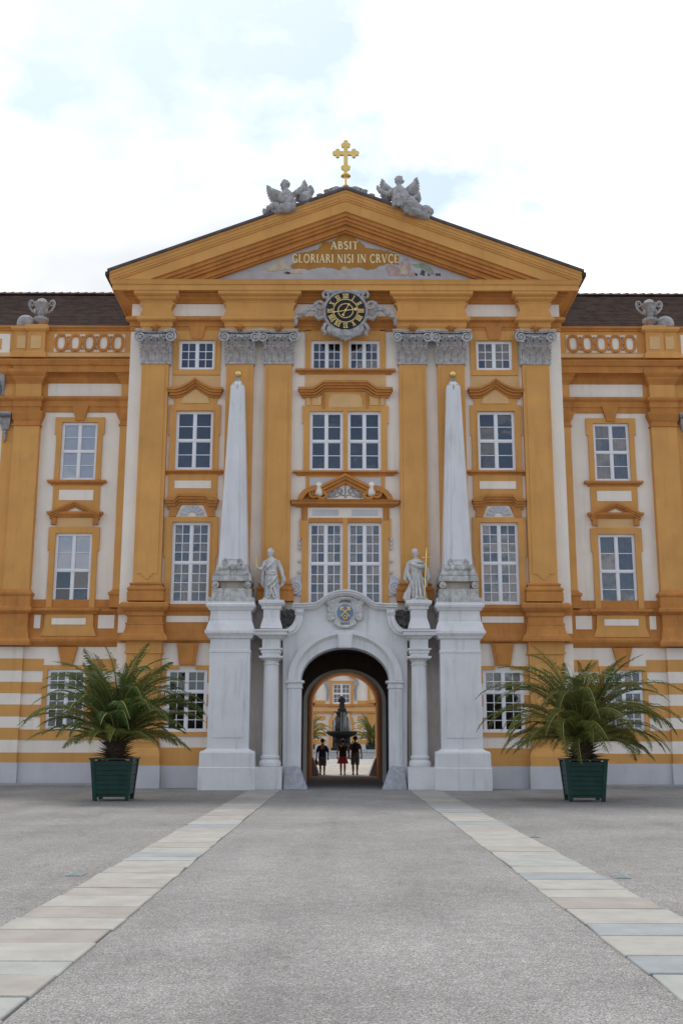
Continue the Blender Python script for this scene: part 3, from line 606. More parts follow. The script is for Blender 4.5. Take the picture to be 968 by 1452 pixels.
# --- entablature
def archi(b, x0, x1, yw):
    b.band(x0, x1, yw, .02, [(.02, hz(469.5, yw)), (.02, hz(464, yw)), (.05, hz(463.6, yw)), (.05, hz(458, yw)), (.09, hz(457, yw)), (.17, hz(454.5, yw-.1)), (.19, hz(453, yw-.1)), (.19, hz(451.3, yw-.1)), (.1, hz(450, yw))])
def bed(b, x0, x1, yw):
    b.band(x0, x1, yw, .02, [(.0, hz(430.5, yw)), (.03, hz(430, yw)), (.05, hz(428, yw)), (.14, hz(424.5, yw-.1)), (.17, hz(423.6, yw-.1)), (.17, hz(421.5, yw-.1)), (.26, hz(418.5, yw-.2)), (.30, hz(416.5, yw-.25)), (.30, hz(411, yw-.25))])
b = M(); archi(b, -HB, HB, -.06); b.build('architrave', OCHRE2, G)
b = M(); bed(b, -HB, HB, -.06); b.build('bed_moulding', OCHRE2, G)
for s in (-1, 1):
    for xa, xb in ((6.78, 7.92), (2.02, 4.65)):
        x0, x1 = (xa, xb) if s > 0 else (-xb, -xa); c = .10
        b = M(); archi(b, x0, x1, -.34); bed(b, x0, x1, -.34)
        z0, z1 = hz(450.2, -.3), hz(430.3, -.3)
        b.prism([(x0-.08, z0), (x1+.08, z0), (x1+.06, z0+.15), (x1-.02, (z0+z1)/2), (x1+.02, z1-.12), (x1+.12, z1), (x0-.12, z1), (x0-.02, z1-.12), (x0+.02, (z0+z1)/2), (x0-.06, z0+.15)], -.36, .01)
        b.build('entablature_block', OCHRE, G)
# main cornice all round, overhanging eaves
YC = -.92
zc = [hz(416.2, -.3), hz(411.6, -.66), hz(404, -.67), hz(403, -.71), hz(397.5, -.76), hz(396, -.78)]
b = M(); b.band(-HB, HB, 0, 14.4, [(.33, zc[0]), (.36, zc[1]+.06), (.61, zc[1]+.04), (.61, zc[1]), (.67, zc[1]), (.67, zc[2]), (.71, zc[3]), (.76, zc[4]), (.78, zc[4]+.03), (.78, zc[5])])
b.build('main_cornice', OCHRE, G)
# --- pediment
zbase = zc[5]; XE = HB+.78
sl = (hz(269, -.82)-(zbase+.30))/XE; za = hz(269, -.82)
def chev(b, zt, zbt, y0, y1, clip=zbase+.002, xe=XE):
    xt = min(xe, (zt-clip)/sl); xb = (zbt-clip)/sl
    if xt >= xe: pl = [(-xe, max(clip, zbt-sl*xe)), (-xe, zt-sl*xe), (0, zt), (xe, zt-sl*xe), (xe, max(clip, zbt-sl*xe))] + ([(xb, clip)] if xb < xe else []) + [(0, zbt)] + ([(-xb, clip)] if xb < xe else [])
    else: pl = [(-xt, clip), (0, zt), (xt, clip), (xb, clip), (0, zbt), (-xb, clip)]
    b.prism(pl, y0, y1)
b = M()
t_ = [za, za-.10, za-.24, za-.34, za-.42, za-.86]
for k, (a, c, y) in enumerate(((0, 1, -.83), (1, 2, -.80), (2, 3, -.775), (3, 4, -.74), (4, 5, -.70))): chev(b, t_[a], t_[c], y, .3)
b.build('raking_cornice', OCHRE, G)
zi = za-.86; b = M()
for a, c, y in ((0, .16, -.62), (.16, .3, -.55), (.3, .42, -.48), (.42, .62, -.36), (.62, .70, -.28)): chev(b, zi-a-.001, zi-c, y, .28)
b.build('pediment_moulding', OCHRE2, G)
zt_ = zi-.70
b = M(); xt = (zt_-zbase)/sl; b.prism([(-xt-.3, zbase), (0, zt_+.1), (xt+.3, zbase)], -.12, .2); TY = b.build('tympanum', FRESCO, G)
# painted patches of the tympanum: thin plaster sheets, photo rows/columns measured at the wall
def tp(px, row): return (hx(px-489.8, row, -.15), hz(row, -.15))
def patch(name, pts, m, lift, jit=0.0):
    q = M(); P = []
    n = len(pts)
    for i in range(n):
        a, c = Vector(pts[i]), Vector(pts[(i+1) % n])
        for k in range(4):
            p = a.lerp(c, k/4); 
            if jit: p = p + Vector((random.uniform(-1, 1), random.uniform(-1, 1)))*jit
            P.append(tp(330+p.x*.341, 180+p.y*.341))
    q.prism(P, -.12-lift, -.119); return q.build(name, m, TY)
patch('painted_cloud', [(246, 590), (240, 575), (262, 560), (250, 530), (300, 520), (350, 508), (372, 482), (425, 470), (436, 452), (462, 440), (500, 452), (512, 466), (545, 490), (552, 500), (600, 508), (650, 518), (688, 530), (690, 572), (640, 570), (610, 575), (592, 590), (560, 594), (525, 582), (490, 586), (440, 594), (405, 584), (360, 582), (325, 592), (285, 588)], FROCHRE, .008, 2.5)
patch('painted_figure', [(640, 600), (632, 570), (660, 565), (690, 590), (700, 555), (722, 545), (740, 570), (735, 600), (760, 605), (750, 618), (650, 618)], FRPINK, .012, 3)
patch('painted_figure', [(690, 610), (696, 585), (712, 578), (728, 590), (724, 612)], FRCREAM, .015, 2)
patch('painted_drapery', [(745, 570), (790, 566), (825, 582), (838, 610), (815, 612), (800, 590), (760, 580)], FRGREEN, .012, 2)
patch('painted_shadow', [(778, 612), (785, 592), (798, 600), (796, 614)], FRDARK, .016, 2)
patch('painted_figure', [(120, 590), (150, 575), (185, 570), (180, 548), (205, 545), (222, 575), (240, 585), (210, 598), (160, 600)], FRCREAM, .012, 3)
patch('painted_figure', [(235, 605), (250, 590), (285, 592), (290, 612)], FRCREAM, .013, 2)
patch('painted_shadow', [(212, 608), (222, 602), (240, 604), (238, 612)], FRDARK, .016, 2)
patch('painted_head', [(452, 600), (450, 585), (462, 578), (476, 585), (474, 602), (462, 609)], FRCREAM, .012, 1)
for x in (735, 760, 790, 812, 845, 856): patch('painted_sprig', [(x, 618), (x-4, 608), (x+6, 606), (x+8, 617)], FRDARK, .011, 1)
# gilded inscription
def glyph(ch):
    K, T = .155, .07                      # thick and thin strokes
    def arc(cx, cz, rx, rz, a0, a1, n=14): return [(cx+rx*cos(radians(a0+(a1-a0)*i/n)), cz+rz*sin(radians(a0+(a1-a0)*i/n))) for i in range(n+1)]
    sf = lambda x, z, w_=.26: ([(x-w_/2, z), (x+w_/2, z)], .05)
    if ch == 'I': return .30, [([(.15, 0), (.15, 1)], K), sf(.15, .02), sf(.15, .98)]
    if ch == 'V': return .80, [([(.08, 1), (.40, 0)], K), ([(.40, 0), (.72, 1)], T), sf(.08, .98), sf(.72, .98)]
    if ch == 'A': return .80, [([(.08, 0), (.40, 1)], T), ([(.40, 1), (.72, 0)], K), ([(.2, .35), (.6, .35)], T), sf(.08, .02), sf(.72, .02)]
    if ch == 'B': return .62, [([(.14, 0), (.14, 1)], K), (arc(.14, .76, .36, .22, 90, -90), .10), (arc(.14, .28, .42, .26, 90, -90), .11), sf(.10, .02, .2), sf(.10, .98, .2)]
    if ch == 'S': return .55, [(arc(.28, .75, .19, .23, 30, 200) + arc(.28, .27, .21, .25, 90, -150)[0:], .12)]
    if ch == 'T': return .70, [([(.35, 0), (.35, .96)], K), ([(.03, .96), (.67, .96)], T), ([(.04, .98), (.04, .82)], .05), ([(.66, .98), (.66, .82)], .05), sf(.35, .02)]
    if ch == 'G': return .82, [(arc(.44, .5, .36, .49, 40, 320), .12), ([(.72, .05), (.72, .42)], .13), sf(.70, .43, .24)]
    if ch == 'C': return .76, [(arc(.44, .5, .36, .49, 45, 315), .12), ([(.70, .72), (.70, .95)], .05)]
    if ch == 'O': return .90, [(arc(.45, .5, .37, .49, 0, 360, 26), .12)]
    if ch == 'L': return .60, [([(.14, 0), (.14, 1)], K), ([(.1, .035), (.56, .035)], T), ([(.56, 0), (.56, .2)], .05), sf(.14, .98)]
    if ch == 'R': return .72, [([(.14, 0), (.14, 1)], K), (arc(.14, .74, .38, .24, 90, -90), .11), ([(.34, .5), (.68, 0)], .13), sf(.14, .02), sf(.14, .98)]
    if ch == 'N': return .86, [([(.12, 0), (.12, 1)], T), ([(.12, 1), (.72, 0)], K), ([(.72, 0), (.72, 1)], T), sf(.12, .02, .2), sf(.10, .98, .2), sf(.72, .98, .2)]
    if ch == 'E': return .60, [([(.14, 0), (.14, 1)], K), ([(.1, .965), (.54, .965)], T), ([(.1, .035), (.56, .035)], T), ([(.14, .52), (.44, .52)], T), ([(.54, 1), (.54, .82)], .05), ([(.56, 0), (.56, .2)], .05)]
    return .28, []
def inscription(txt, xl, xr, row_t, row_b, lift):
    zt0, zt1 = hz(row_b, -.15), hz(row_t, -.15); h = zt1-zt0; X0, X1 = hx(xl-489.8, row_b, -.15), hx(xr-489.8, row_b, -.15)
    gs = [glyph(c) for c in txt]; tot = sum(g[0]+.13 for g in gs)-.13; k = (X1-X0)/(tot*h); x = X0; b = M(); e = 0
    for wd, st in gs:
        for pl, t in st:
            for i in range(len(pl)-1):
                a, c = Vector(pl[i]), Vector(pl[i+1]); d = (c-a)
                if d.length < 1e-5: continue
                d.normalize(); nn = Vector((-d.y, d.x))*t*.62; ext = d*t*.12 if len(pl) > 2 else d*0
                e += 1; q = [a-nn-ext, a+nn-ext, c+nn+ext, c-nn+ext]
                b.prism([(x+p.x*h*k, zt0+p.y*h) for p in q], -.12-lift-.012-.0006*(e % 13), -.12-lift)
        if b.v: b.build('letter', LETTER, TY)
        b = M(); x += (wd+.13)*h*k
inscription('ABSIT', 468.5, 507.5, 342.3, 353.2, .008)
inscription('GLORIARI NISI IN CRVCE', 414, 564.5, 360.5, 372.2, .008)
# --- roof
b = M(); e = .12
for s in (-1, 1):
    xo = XE+.07
    b.prism([(0, za+.004), (s*xo, za+.004-sl*xo), (s*xo, za+.004-sl*xo+.10), (0, za+.11)], -.90, 14.9)
b.build('roof', SLATE, G)
for s in (-1, 1):
    q = M(s); zg = za-sl*(XE+.07); q.box(XE+.02, XE+.15, -.87, 14.8, zg-.16, zg-.002); q.build('gutter', GUTTER, G)
b = M(); b.prism([(-8.3, zbase-.3), (0, za-.3), (8.3, zbase-.3)], 14.2, 14.45); b.build('rear_gable', CREAM, G)
b = M(); b.box(-HB+.01, HB-.01, .32, 14.4, ZT-.2, zbase-.1); b.build('attic', CREAM, G)
# --- vaulted passage
def archpts(hw, zs_, za_, n=24): return [(hw*cos(pi*i/n), zs_+(za_-zs_)*sin(pi*i/n)) for i in range(n+1)]
ZSP, ZAP = hz(965, -.6), hz(918, -.6)
b = M()
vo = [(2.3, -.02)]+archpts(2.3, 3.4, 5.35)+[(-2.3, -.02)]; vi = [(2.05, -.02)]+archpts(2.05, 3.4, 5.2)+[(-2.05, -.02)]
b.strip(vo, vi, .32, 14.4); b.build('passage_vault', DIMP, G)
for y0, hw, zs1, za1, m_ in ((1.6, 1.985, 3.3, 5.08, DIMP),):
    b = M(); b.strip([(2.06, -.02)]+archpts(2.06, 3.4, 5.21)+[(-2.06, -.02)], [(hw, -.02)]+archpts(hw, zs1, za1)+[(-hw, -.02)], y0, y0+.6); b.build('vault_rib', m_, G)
# inner end of the passage: cream framed arch with ochre reveal
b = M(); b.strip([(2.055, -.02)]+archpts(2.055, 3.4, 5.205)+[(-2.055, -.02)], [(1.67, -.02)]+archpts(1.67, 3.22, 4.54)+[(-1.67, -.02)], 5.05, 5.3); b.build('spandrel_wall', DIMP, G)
b = M(); b.strip([(1.69, -.02)]+archpts(1.69, 3.22, 4.56)+[(-1.69, -.02)], [(1.535, -.02)]+archpts(1.535, 3.22, 4.44)+[(-1.535, -.02)], 5.0, 5.28); b.build('passage_arch', mat('pale_arch_paint', (.86, .81, .72), .8, .04), G)
b = M(); b.strip([(2.055, -.02)]+archpts(2.055, 3.4, 5.205)+[(-2.055, -.02)], [(1.545, -.02)]+archpts(1.545, 3.40, 4.84)+[(-1.545, -.02)], 5.31, 14.9); b.build('passage_arch', OCHRE, G)
for s in (-1, 1):
    q = M(s); q.box(1.46, 1.60, 13.9, 14.95, 3.34, 3.46); q.build('impost', OCHRE2, G)
    q = M(s); q.prism([(1.18, 0), (1.54, 0), (1.54, .85), (1.50, .85)], 12.9, 14.98); q.build('guard_stone', GUARD, G)
    q = M(s); q.tube([(1.95, .5, .95), (1.95, 4.9, .95)], .03, 8)
    for y in (.55, 2.6, 4.85): q.tube([(1.95, y, .95), (2.04, y, .9)], .02, 6)
    q.build('handrail', GUTTER, G)
# ------------------------------------------------------------------ wings
YW = 1.9
def wz(r, dy=0.0): return hz(r, YW+dy)
def wing(sgn, label):
    W = thing('palace_wing', label, 'building', (0, 0, 0), 'wings flanking the gatehouse'); s = sgn
    xa, xb, xc = 8.42, 17.5, 10.66
    R = lambda a, c: (a, c) if s > 0 else (-c, -a)
    spec = [(1.44, 600, 681.9), (1.45, 757, 862.6), (1.46, 950, 1035)]
    hl = [R(xc-w_/2, xc+w_/2)+(wz(b_), wz(t)) for w_, t, b_ in spec]
    ZTW = wz(509, -.1)
    b = M(); e0, e1 = R(8.25, xb); wall_front(b, e0, e1, -.05, ZTW, YW, hl, .3)
    b.box(*R(xb-.01, xb), YW, 12, -.05, ZTW); b.box(*R(8.25, xb), 11.9, 12, -.05, ZTW); b.build('wall', CREAM, W)
    dr = ([('blind', .0, 1.0), ('blind', .5, 1.0)] if s < 0 else [('net', 0, 1), ('curtain', 0, 1)])+[None]
    for h, lay_, d in zip(hl, ((1, (2, 2), .5), (1, (2, 2), .5), (2, (4, 2), .65)), dr): window(W, *h, YW, lay_[0], lay_[1], lay_[2], drape=d)
    def bd(name, x0, x1, yw, prof, m=OCHRE2):
        q = M(); q.band(*R(x0, x1), yw, YW+.02, prof); return q.build(name, m, W)
    def bx(name, x0, x1, y0, y1, z0, z1, m): 
        q = M(); q.box(*R(x0, x1), y0, y1, z0, z1); return q.build(name, m, W)
    # pilasters
    for x0, x1, pr, nm in ((12.23, 13.25, .30, 'pilaster'), (13.2, 13.75, .12, 'backing_pilaster'), (8.62, 9.02, .22, 'pilaster')):
        yw = YW-pr; q = M(); q.box(*R(x0, x1), yw, YW+.01, wz(842, -pr), wz(600, -pr)); pl = q.build(nm, OCHRE, W)
        q = M(); q.band(*R(x0, x1), yw, YW+.01, [(.0, wz(604.5, -pr)), (.05, wz(604, -pr)), (.05, wz(602.5, -pr)), (.01, wz(602, -pr)), (.01, wz(597.5, -pr)), (.06, wz(595, -pr)), (.13, wz(589, -pr)), (.15, wz(586.5, -pr)), (.15, wz(585, -pr))]); q.build('pilaster_capital', OCHRE2, pl)
        q = M(); q.band(*R(x0, x1), yw, YW+.01, [(.09, wz(862, -pr)), (.09, wz(846, -pr)), (.14, wz(844, -pr)), (.14, wz(841, -pr)), (.06, wz(839, -pr)), (.0, wz(836, -pr))]); q.build('pilaster_base', OCHRE2, pl)
        if x0 > 12: 
            bd('pedestal', x0, x1, yw, [(.18, wz(916, -pr)), (.2, wz(913, -pr)), (.2, wz(910, -pr)), (.12, wz(906, -pr)), (.06, wz(896, -pr)), (.02, wz(888, -pr)), (.02, wz(871.5, -pr)), (.12, wz(869, -pr)), (.18, wz(867, -pr)), (.18, wz(863, -pr)), (.1, wz(861, -pr))])
    # entablature
    prof_a = lambda d: [(.02, wz(584.9, d)), (.02, wz(578, d)), (.05, wz(577.5, d)), (.05, wz(570, d)), (.12, wz(567.5, d)), (.14, wz(566, d)), (.14, wz(563.8, d))]
    prof_b = lambda d: [(.0, wz(545.2, d)), (.03, wz(543, d)), (.12, wz(538.5, d)), (.14, wz(537, d)), (.14, wz(535.5, d)), (.22, wz(532.5, d)), (.26, wz(530, d)), (.26, wz(526, d))]
    for x0, x1, pr in ((xa-.1, xb, .04), (12.23, 13.25, .34), (13.2, 13.75, .16), (8.62, 9.02, .26)):
        d = -pr
        bd('architrave', x0, x1, YW-pr, prof_a(d)); bd('bed_moulding', x0, x1, YW-pr, prof_b(d))
        bx('frieze', x0, x1, YW-pr, YW+.02, wz(564.2, d), wz(545, d), OCHRE)
    bx('frieze_panel', 9.02, 12.03, YW-.06, YW-.03, wz(563.6), wz(545.4), CREAM)
    bx('frieze_panel', 13.77, 17.3, YW-.06, YW-.03, wz(563.6), wz(545.4), CREAM)
    def corn(x0, x1, yf): 
        z = [wz(529, -.3), wz(526.5, yf-YW), wz(518, yf-YW), wz(517, yf-YW), wz(511, yf-YW-.1), wz(508.5, yf-YW-.1)]
        q = M(); q.band(*R(x0, x1), yf+.12, 3.2, [(-.5, z[0]), (-.05, z[1]+.05), (-.02, z[1]), (.0, z[1]), (.0, z[2]), (.06, z[3]), (.13, z[4]), (.15, z[4]+.03), (.15, z[5])]); q.build('wing_cornice', OCHRE2, W)
    corn(8.35, 13.35, 1.22); corn(13.37, xb, 1.45)
    k = M(s); k.prism([(xc-.16, wz(598)), (xc+.16, wz(598)), (xc+.34, wz(576)), (xc-.34, wz(576))], YW-.15, YW+.01); k.build('keystone', OCHRE2, W)
    # parapet
    yp = 1.72
    bx('parapet', 8.35, xb, yp, 2.5, ZTW-.1, hz(468, yp), OCHRE)
    bd2 = M(); bd2.band(*R(8.36, xb), yp, 2.5, [(.02, hz(509, yp)), (.16, hz(507, yp-.1)), (.14, hz(502, yp-.1)), (.0, hz(500.5, yp))]); bd2.build('parapet_base', PALE, W)
    bd2 = M(); bd2.band(*R(8.36, xb), yp, 2.52, [(.0, hz(470.5, yp)), (.05, hz(469.5, yp)), (.05, hz(467.5, yp)), (.11, hz(466, yp)), (.11, hz(463.5, yp))]); bd2.build('parapet_coping', OCHRE2, W)
    z0, z1 = hz(499.5, yp), hz(475, yp)
    bx('parapet_panel', 8.98, 11.86, yp-.015, yp+.01, z0, z1, CREAM)
    n = 5; cw = (11.86-8.98)/n; zc_ = (z0+z1)/2; hh = (z1-z0)/2-.02
    oct_ = lambda a, c: [(a*.55, c), (a*.95, c*.55), (a, 0), (a*.95, -c*.55), (a*.55, -c), (-a*.55, -c), (-a*.95, -c*.55), (-a, 0), (-a*.95, c*.55), (-a*.55, c)]
    for i in range(n):
        cx = 8.98+cw*(i+.5); q = M(s)
        q.ring([(cx+x, zc_+z) for x, z in oct_(cw*.47, hh)], [(cx+x, zc_+z) for x, z in oct_(cw*.27, hh*.74)], yp-.075, yp-.01)
        q.box(cx-cw*.12, cx+cw*.12, yp-.085, yp-.01, zc_+hh-.035, zc_+hh+.018); q.box(cx-cw*.12, cx+cw*.12, yp-.085, yp-.01, zc_-hh-.018, zc_-hh+.035)
        q.build('parapet_ring', OCHRE2, W)
        if i < n-1:
            q = M(s); q.box(cx+cw*.40, cx+cw*.60, yp-.085, yp-.01, zc_-.05, zc_+.05)
            for dz in (-.26, .26): q.box(cx+cw*.43, cx+cw*.57, yp-.07, yp-.01, zc_+dz-.03, zc_+dz+.03)
            q.build('parapet_link', OCHRE2, W)
    for x0, x1, pr, rt in ((12.2, 12.86, .22, 462), (12.87, 13.46, .1, 464.5)):
        q = M(); q.band(*R(x0, x1), yp-pr, 2.55, [(.12, hz(508, yp-pr)), (.10, hz(501, yp-pr)), (.02, hz(499, yp-pr)), (.02, hz(471, yp-pr)), (.07, hz(470, yp-pr)), (.12, hz(468, yp-pr)), (.13, hz(467.5, yp-pr)), (.13, hz(rt, yp-pr))]); q.build('parapet_pedestal', OCHRE, W)
        bx('parapet_panel', x0+.12, x1-.12, yp-pr-.045, yp-pr-.02, hz(495, yp-pr), hz(477, yp-pr), PALE)
    bx('parapet_panel', 13.66, 16.8, yp-.015, yp+.01, z0-.1, z1+.02, CREAM); bx('parapet_panel', 14.0, 16.4, yp-.04, yp-.012, z0+.1, z1-.2, OCHRE)
    # window trims
    u0, u1 = wz(681.9), wz(600)
    q = M(); x0, x1 = R(xc-.72, xc+.72)
    q.box(x0-.2, x0, YW-.09, YW+.01, u0, u1+.2); q.box(x1, x1+.2, YW-.09, YW+.01, u0, u1+.2); q.box(x0, x1, YW-.09, YW+.01, u1, u1+.2)
    for a, c in ((x0-.27, x0-.2), (x1+.2, x1+.27)): q.box(a, c, YW-.088, YW+.01, wz(617), u1+.2)
    q.build('window_surround', OCHRE, W)
    q = M(); q.band(*R(xc-.98, xc+.98), YW, YW+.01, [(.04, wz(689.5)), (.06, wz(687.5)), (.16, wz(686)), (.19, wz(685)), (.19, wz(682.6)), (.17, wz(682.2))]); q.build('window_sill', OCHRE2, W)
    bx('apron', xc-.93, xc+.93, YW-.06, YW+.01, wz(727), wz(689.6), OCHRE); bx('plaster_panel', xc-.68, xc+.68, YW-.08, YW-.06, wz(710.6), wz(696), CREAM)
    q = M(); tri = [(s*xc-1.0, wz(727, -.2)), (s*xc, wz(711, -.2)), (s*xc+1.0, wz(727, -.2))]
    for f0, f1, pr in ((0, .35, .30), (.35, .65, .25), (.65, 1.0, .17)): ribbon(q, [(s*xc+(x-s*xc)*(1-.04*f0), z-.26*f0) for x, z in tri], .26*(f1-f0), YW-pr, YW+.01)
    q.band(*R(xc-.88, xc+.88), YW, YW+.01, [(.06, wz(735.5)), (.1, wz(734)), (.2, wz(731)), (.22, wz(730)), (.22, wz(727.3)), (.1, wz(727))]); q.build('window_pediment', OCHRE2, W)
    q = M(); q.prism([(s*xc-.42, wz(727)), (s*xc+.42, wz(727)), (s*xc, wz(720))], YW-.13, YW-.05); q.build('plaster_panel', CREAM, W)
    bx('frieze_panel', xc-.72, xc+.72, YW-.05, YW+.01, wz(750), wz(735.6), PALE)
    for a, c in ((xc-.93, xc-.72), (xc+.72, xc+.93)): bx('hood_bracket', a+.002, c-.002, YW-.14, YW+.01, wz(745), wz(735.4), OCHRE2)
    l0, l1 = wz(862.6), wz(757)
    q = M(); x0, x1 = R(xc-.725, xc+.725); q.box(x0-.22, x0, YW-.09, YW+.01, l0, l1+.24); q.box(x1, x1+.22, YW-.09, YW+.01, l0, l1+.24); q.box(x0, x1, YW-.09, YW+.01, l1, l1+.24)
    for a, c in ((x0-.28, x0-.22), (x1+.22, x1+.28)): q.box(a, c, YW-.088, YW+.01, wz(782), l1+.23)
    q.build('window_surround', OCHRE, W)
    # floor band
    bd('floor_band', 8.3, xb, YW, [(.04, wz(862.4)+.0), (.04, wz(851))]) 
    bd('floor_band', 8.3, xb, YW, [(.04, wz(872)), (.08, wz(870)), (.16, wz(868)), (.17, wz(867)), (.17, wz(864.5)), (.04, wz(862.8))])
    bd('window_sill', xc-1.0, xc+1.0, YW-.1, [(.04, wz(872)), (.08, wz(870)), (.18, wz(868)), (.2, wz(867)), (.2, wz(864.5)), (.04, wz(862.9))])
    bd('floor_band', 8.3, xb, YW, [(.02, wz(918)), (.1, wz(916)), (.22, wz(911)), (.24, wz(908)), (.14, wz(904)), (.08, wz(897)), (.05, wz(893)), (.05, wz(872.2))])
    q = M(s); q.prism([(xc-.93, wz(872.5)), (xc+.93, wz(872.5)), (xc+.95, wz(890)), (xc+1.08, wz(903)), (xc-1.08, wz(903)), (xc-.95, wz(890))], YW-.16, YW); q.build('apron', OCHRE, W)
    bx('plaster_panel', xc-.66, xc+.66, YW-.18, YW-.16, wz(887), wz(878), CREAM)
    for a, c in ((8.92, 9.55), (11.78, 12.03)): bx('plaster_panel', a, c, YW-.07, YW-.05, wz(892), wz(873), CREAM)
    # striped ground storey
    w0, w1 = xc-.73, xc+.73; st = [(935, 952), (968, 984), (1000, 1017), (1033, 1050), (1068, 1082)]
    for k_, (r0, r1) in enumerate(st):
        for a, c in (((8.3, w0-.19), (w1+.19, 12.35)) if k_ < 3 else ((8.3, 12.35),)):
            zl = max(.3, wz(r1)); zh = wz(r0) if k_ != 3 else min(wz(r0), wz(1035.3))
            bx('stripe_band', a, c, YW-.03, YW+.01, wz(r1), zh, OCHRE)
        bx('stripe_band', 12.35, xb, YW-.15, YW+.01, wz(r1), wz(r0), OCHRE)
    for k_, (r0, r1) in enumerate([(918.2, 935), (952, 968), (984, 1000), (1017, 1033), (1050, 1068)]): bx('stripe_band', 12.35, xb, YW-.148, YW+.01, wz(r1)+.002, wz(r0)-.002, CREAM)
    q = M(s); q.prism([(w0-.18, wz(1034.6)), (w0, wz(1034.6)), (w0, wz(950)), (w1, wz(950)), (w1, wz(1034.6)), (w1+.18, wz(1034.6)), (w1+.18, wz(944)), (w0-.18, wz(944))], YW-.06, YW+.01); q.build('window_surround', OCHRE, W)
    k = M(s); k.prism([(xc-.2, wz(943.8)), (xc+.2, wz(943.8)), (xc+.38, wz(918.4)), (xc-.38, wz(918.4))], YW-.14, YW+.01); k.build('keystone', OCHRE2, W)
    bx('wall_plinth', 8.45, 12.30, YW-.06, YW+.01, 0, wz(1082)-.002, PLINTH); bx('wall_plinth', 12.302, xb, YW-.2, YW+.01, 0, wz(1082)-.002, PLINTH)
    # scroll brackets at the outer edge of the view
    q = M(s); x_ = 13.98
    for dx in (-.17, 0, .17): q.tube([(x_+dx, YW-.1, wz(563)), (x_+dx, YW-.16, wz(552)), (x_+dx, YW-.32, wz(543)), (x_+dx, YW-.36, wz(538)), (x_+dx, YW-.2, wz(536))], [.06, .08, .1, .1, .08], 8)
    q.ball((x_, YW-.34, wz(539)), (.26, .1, .16), 10); q.build('scroll_bracket', STONE, W, smooth=True)
    q = M(s); x_ = 13.62
    q.loft([[(x_-a, YW-.1, z), (x_-a, YW-p, z), (x_+a, YW-p, z), (x_+a, YW-.1, z)] for a, p, z in ((.14, .2, wz(612)), (.2, .28, wz(603)), (.24, .42, wz(596)), (.28, .5, wz(591)), (.28, .5, wz(589)))])
    for z in (616, 621, 626): q.ball((x_, YW-.2, wz(z)), (.08-.001*(z-616), .08, .1), 8)
    for k_ in range(3): q.tube([(x_-.3, YW-.42, wz(594)), (x_+.3, YW-.42, wz(594))], .09, 8)
    q.build('scroll_bracket', STONE, W, smooth=True)
    # tiled roof in overlapping courses
    y0, y1 = 2.7, 7.2; za_, zb_ = hz(474, 2.7), hz(419.8, 7.2); nc = 26; q = M(s)
    for i in range(nc):
        ya, yb = y0+(y1-y0)*i/nc, y0+(y1-y0)*(i+1)/nc+.08; a, c = za_+(zb_-za_)*i/nc, za_+(zb_-za_)*(i+1)/nc
        q.add([(8.2, ya, a), (xb, ya, a), (xb, ya, a+.05), (8.2, ya, a+.05), (xb, yb, c+.02), (8.2, yb, c+.02)], [(0, 1, 2, 3), (3, 2, 4, 5)])
    q.add([(8.2, y1, zb_), (xb, y1, zb_), (xb, 12, za_), (8.2, 12, za_)], [(0, 1, 2, 3)])
    rf = q.build('roof', TILE, W)
    rm = None
    for i in range(24):
        x_ = 8.4+.38*i
        if rm is None: t_ = M(); t_.loft([[(-.2, .17*cos(a), .13*sin(a)) for a in [pi*k/6 for k in range(7)]], [(.0, .18*cos(a), .14*sin(a)) for a in [pi*k/6 for k in range(7)]], [(.2, .2*cos(a), .17*sin(a)) for a in [pi*k/6 for k in range(7)]]]); rm = t_.mesh('ridge_tile', TILE)
        link('ridge_tile', rm, rf, (s*x_, y1, zb_-.0), (0, random.gauss(0, .02), 0))
    return W
wing(-1, 'ochre and cream palace wing with white roller blinds in its windows')
wing(1, 'ochre and cream palace wing with grey curtains drawn in its lower window')

# ------------------------------------------------------------------ stone gateway in front of the passage
GW = thing('stone_gateway', 'whitewashed stone portal with twin columns and a coat of arms round the passage', 'gateway', (0, 0, 0))
YG = -.6
def gp(px, r, y=YG): return (hx(px, r, y), hz(r, y))
def gm(pts, y=YG): return [gp(a, r, y) for a, r in pts]
HWA = hx(62.5, 965, YG); zsp = hz(965, YG); zap = hz(918, YG)
def ell(hw, z0, z1, n=28, x=1): return [(hw*cos(pi*i/n), z0+(z1-z0)*sin(pi*i/n)) for i in range(n+1)]
right = [(88, 1119), (88, 902), (76, 900), (67, 893), (61.5, 884), (59, 875), (57, 862), (40, 861), (33, 856.5), (22, 849), (10, 845.5), (0, 844.5)]
R_ = gm(right); out = R_ + [(-x, z) for x, z in R_[-2::-1]]
inn = [(HWA+.02, out[0][1])]+ell(HWA+.02, zsp, zap+.02)+[(-HWA-.02, out[0][1])]
b = M(); b.prism(out+inn[::-1], YG, -.01); b.build('portal_wall', PORTAL, GW)
def arch_band(h0, r0, h1, r1, y0, y1, n=32):
    a = ell(hx(h0, 965, y0), zsp, hz(r0, y0), n); c = ell(hx(h1, 965, y0), zsp, hz(r1, y0), n); q = M(); q.strip(a, c, y0, y1); return q
arch_band(81, 892.5, 72, 899, -.76, YG).build('archivolt', PORTAL, GW)
n_ = 32; ea = ell(hx(72.2, 965, -.7), zsp, hz(898.5, -.7), n_); eb = ell(hx(62.5, 965, -.6), zsp, hz(918, -.6), n_); q = M()
q.add([(x, -.70, z) for x, z in ea]+[(x, -.36, z) for x, z in eb]+[(x, .3, z) for x, z in eb], [(i, i+1, n_+2+i, n_+1+i) for i in range(n_)]+[(n_+1+i, n_+2+i, 2*n_+3+i, 2*n_+2+i) for i in range(n_)])
q.build('soffit', PORTAL, GW, smooth=True)
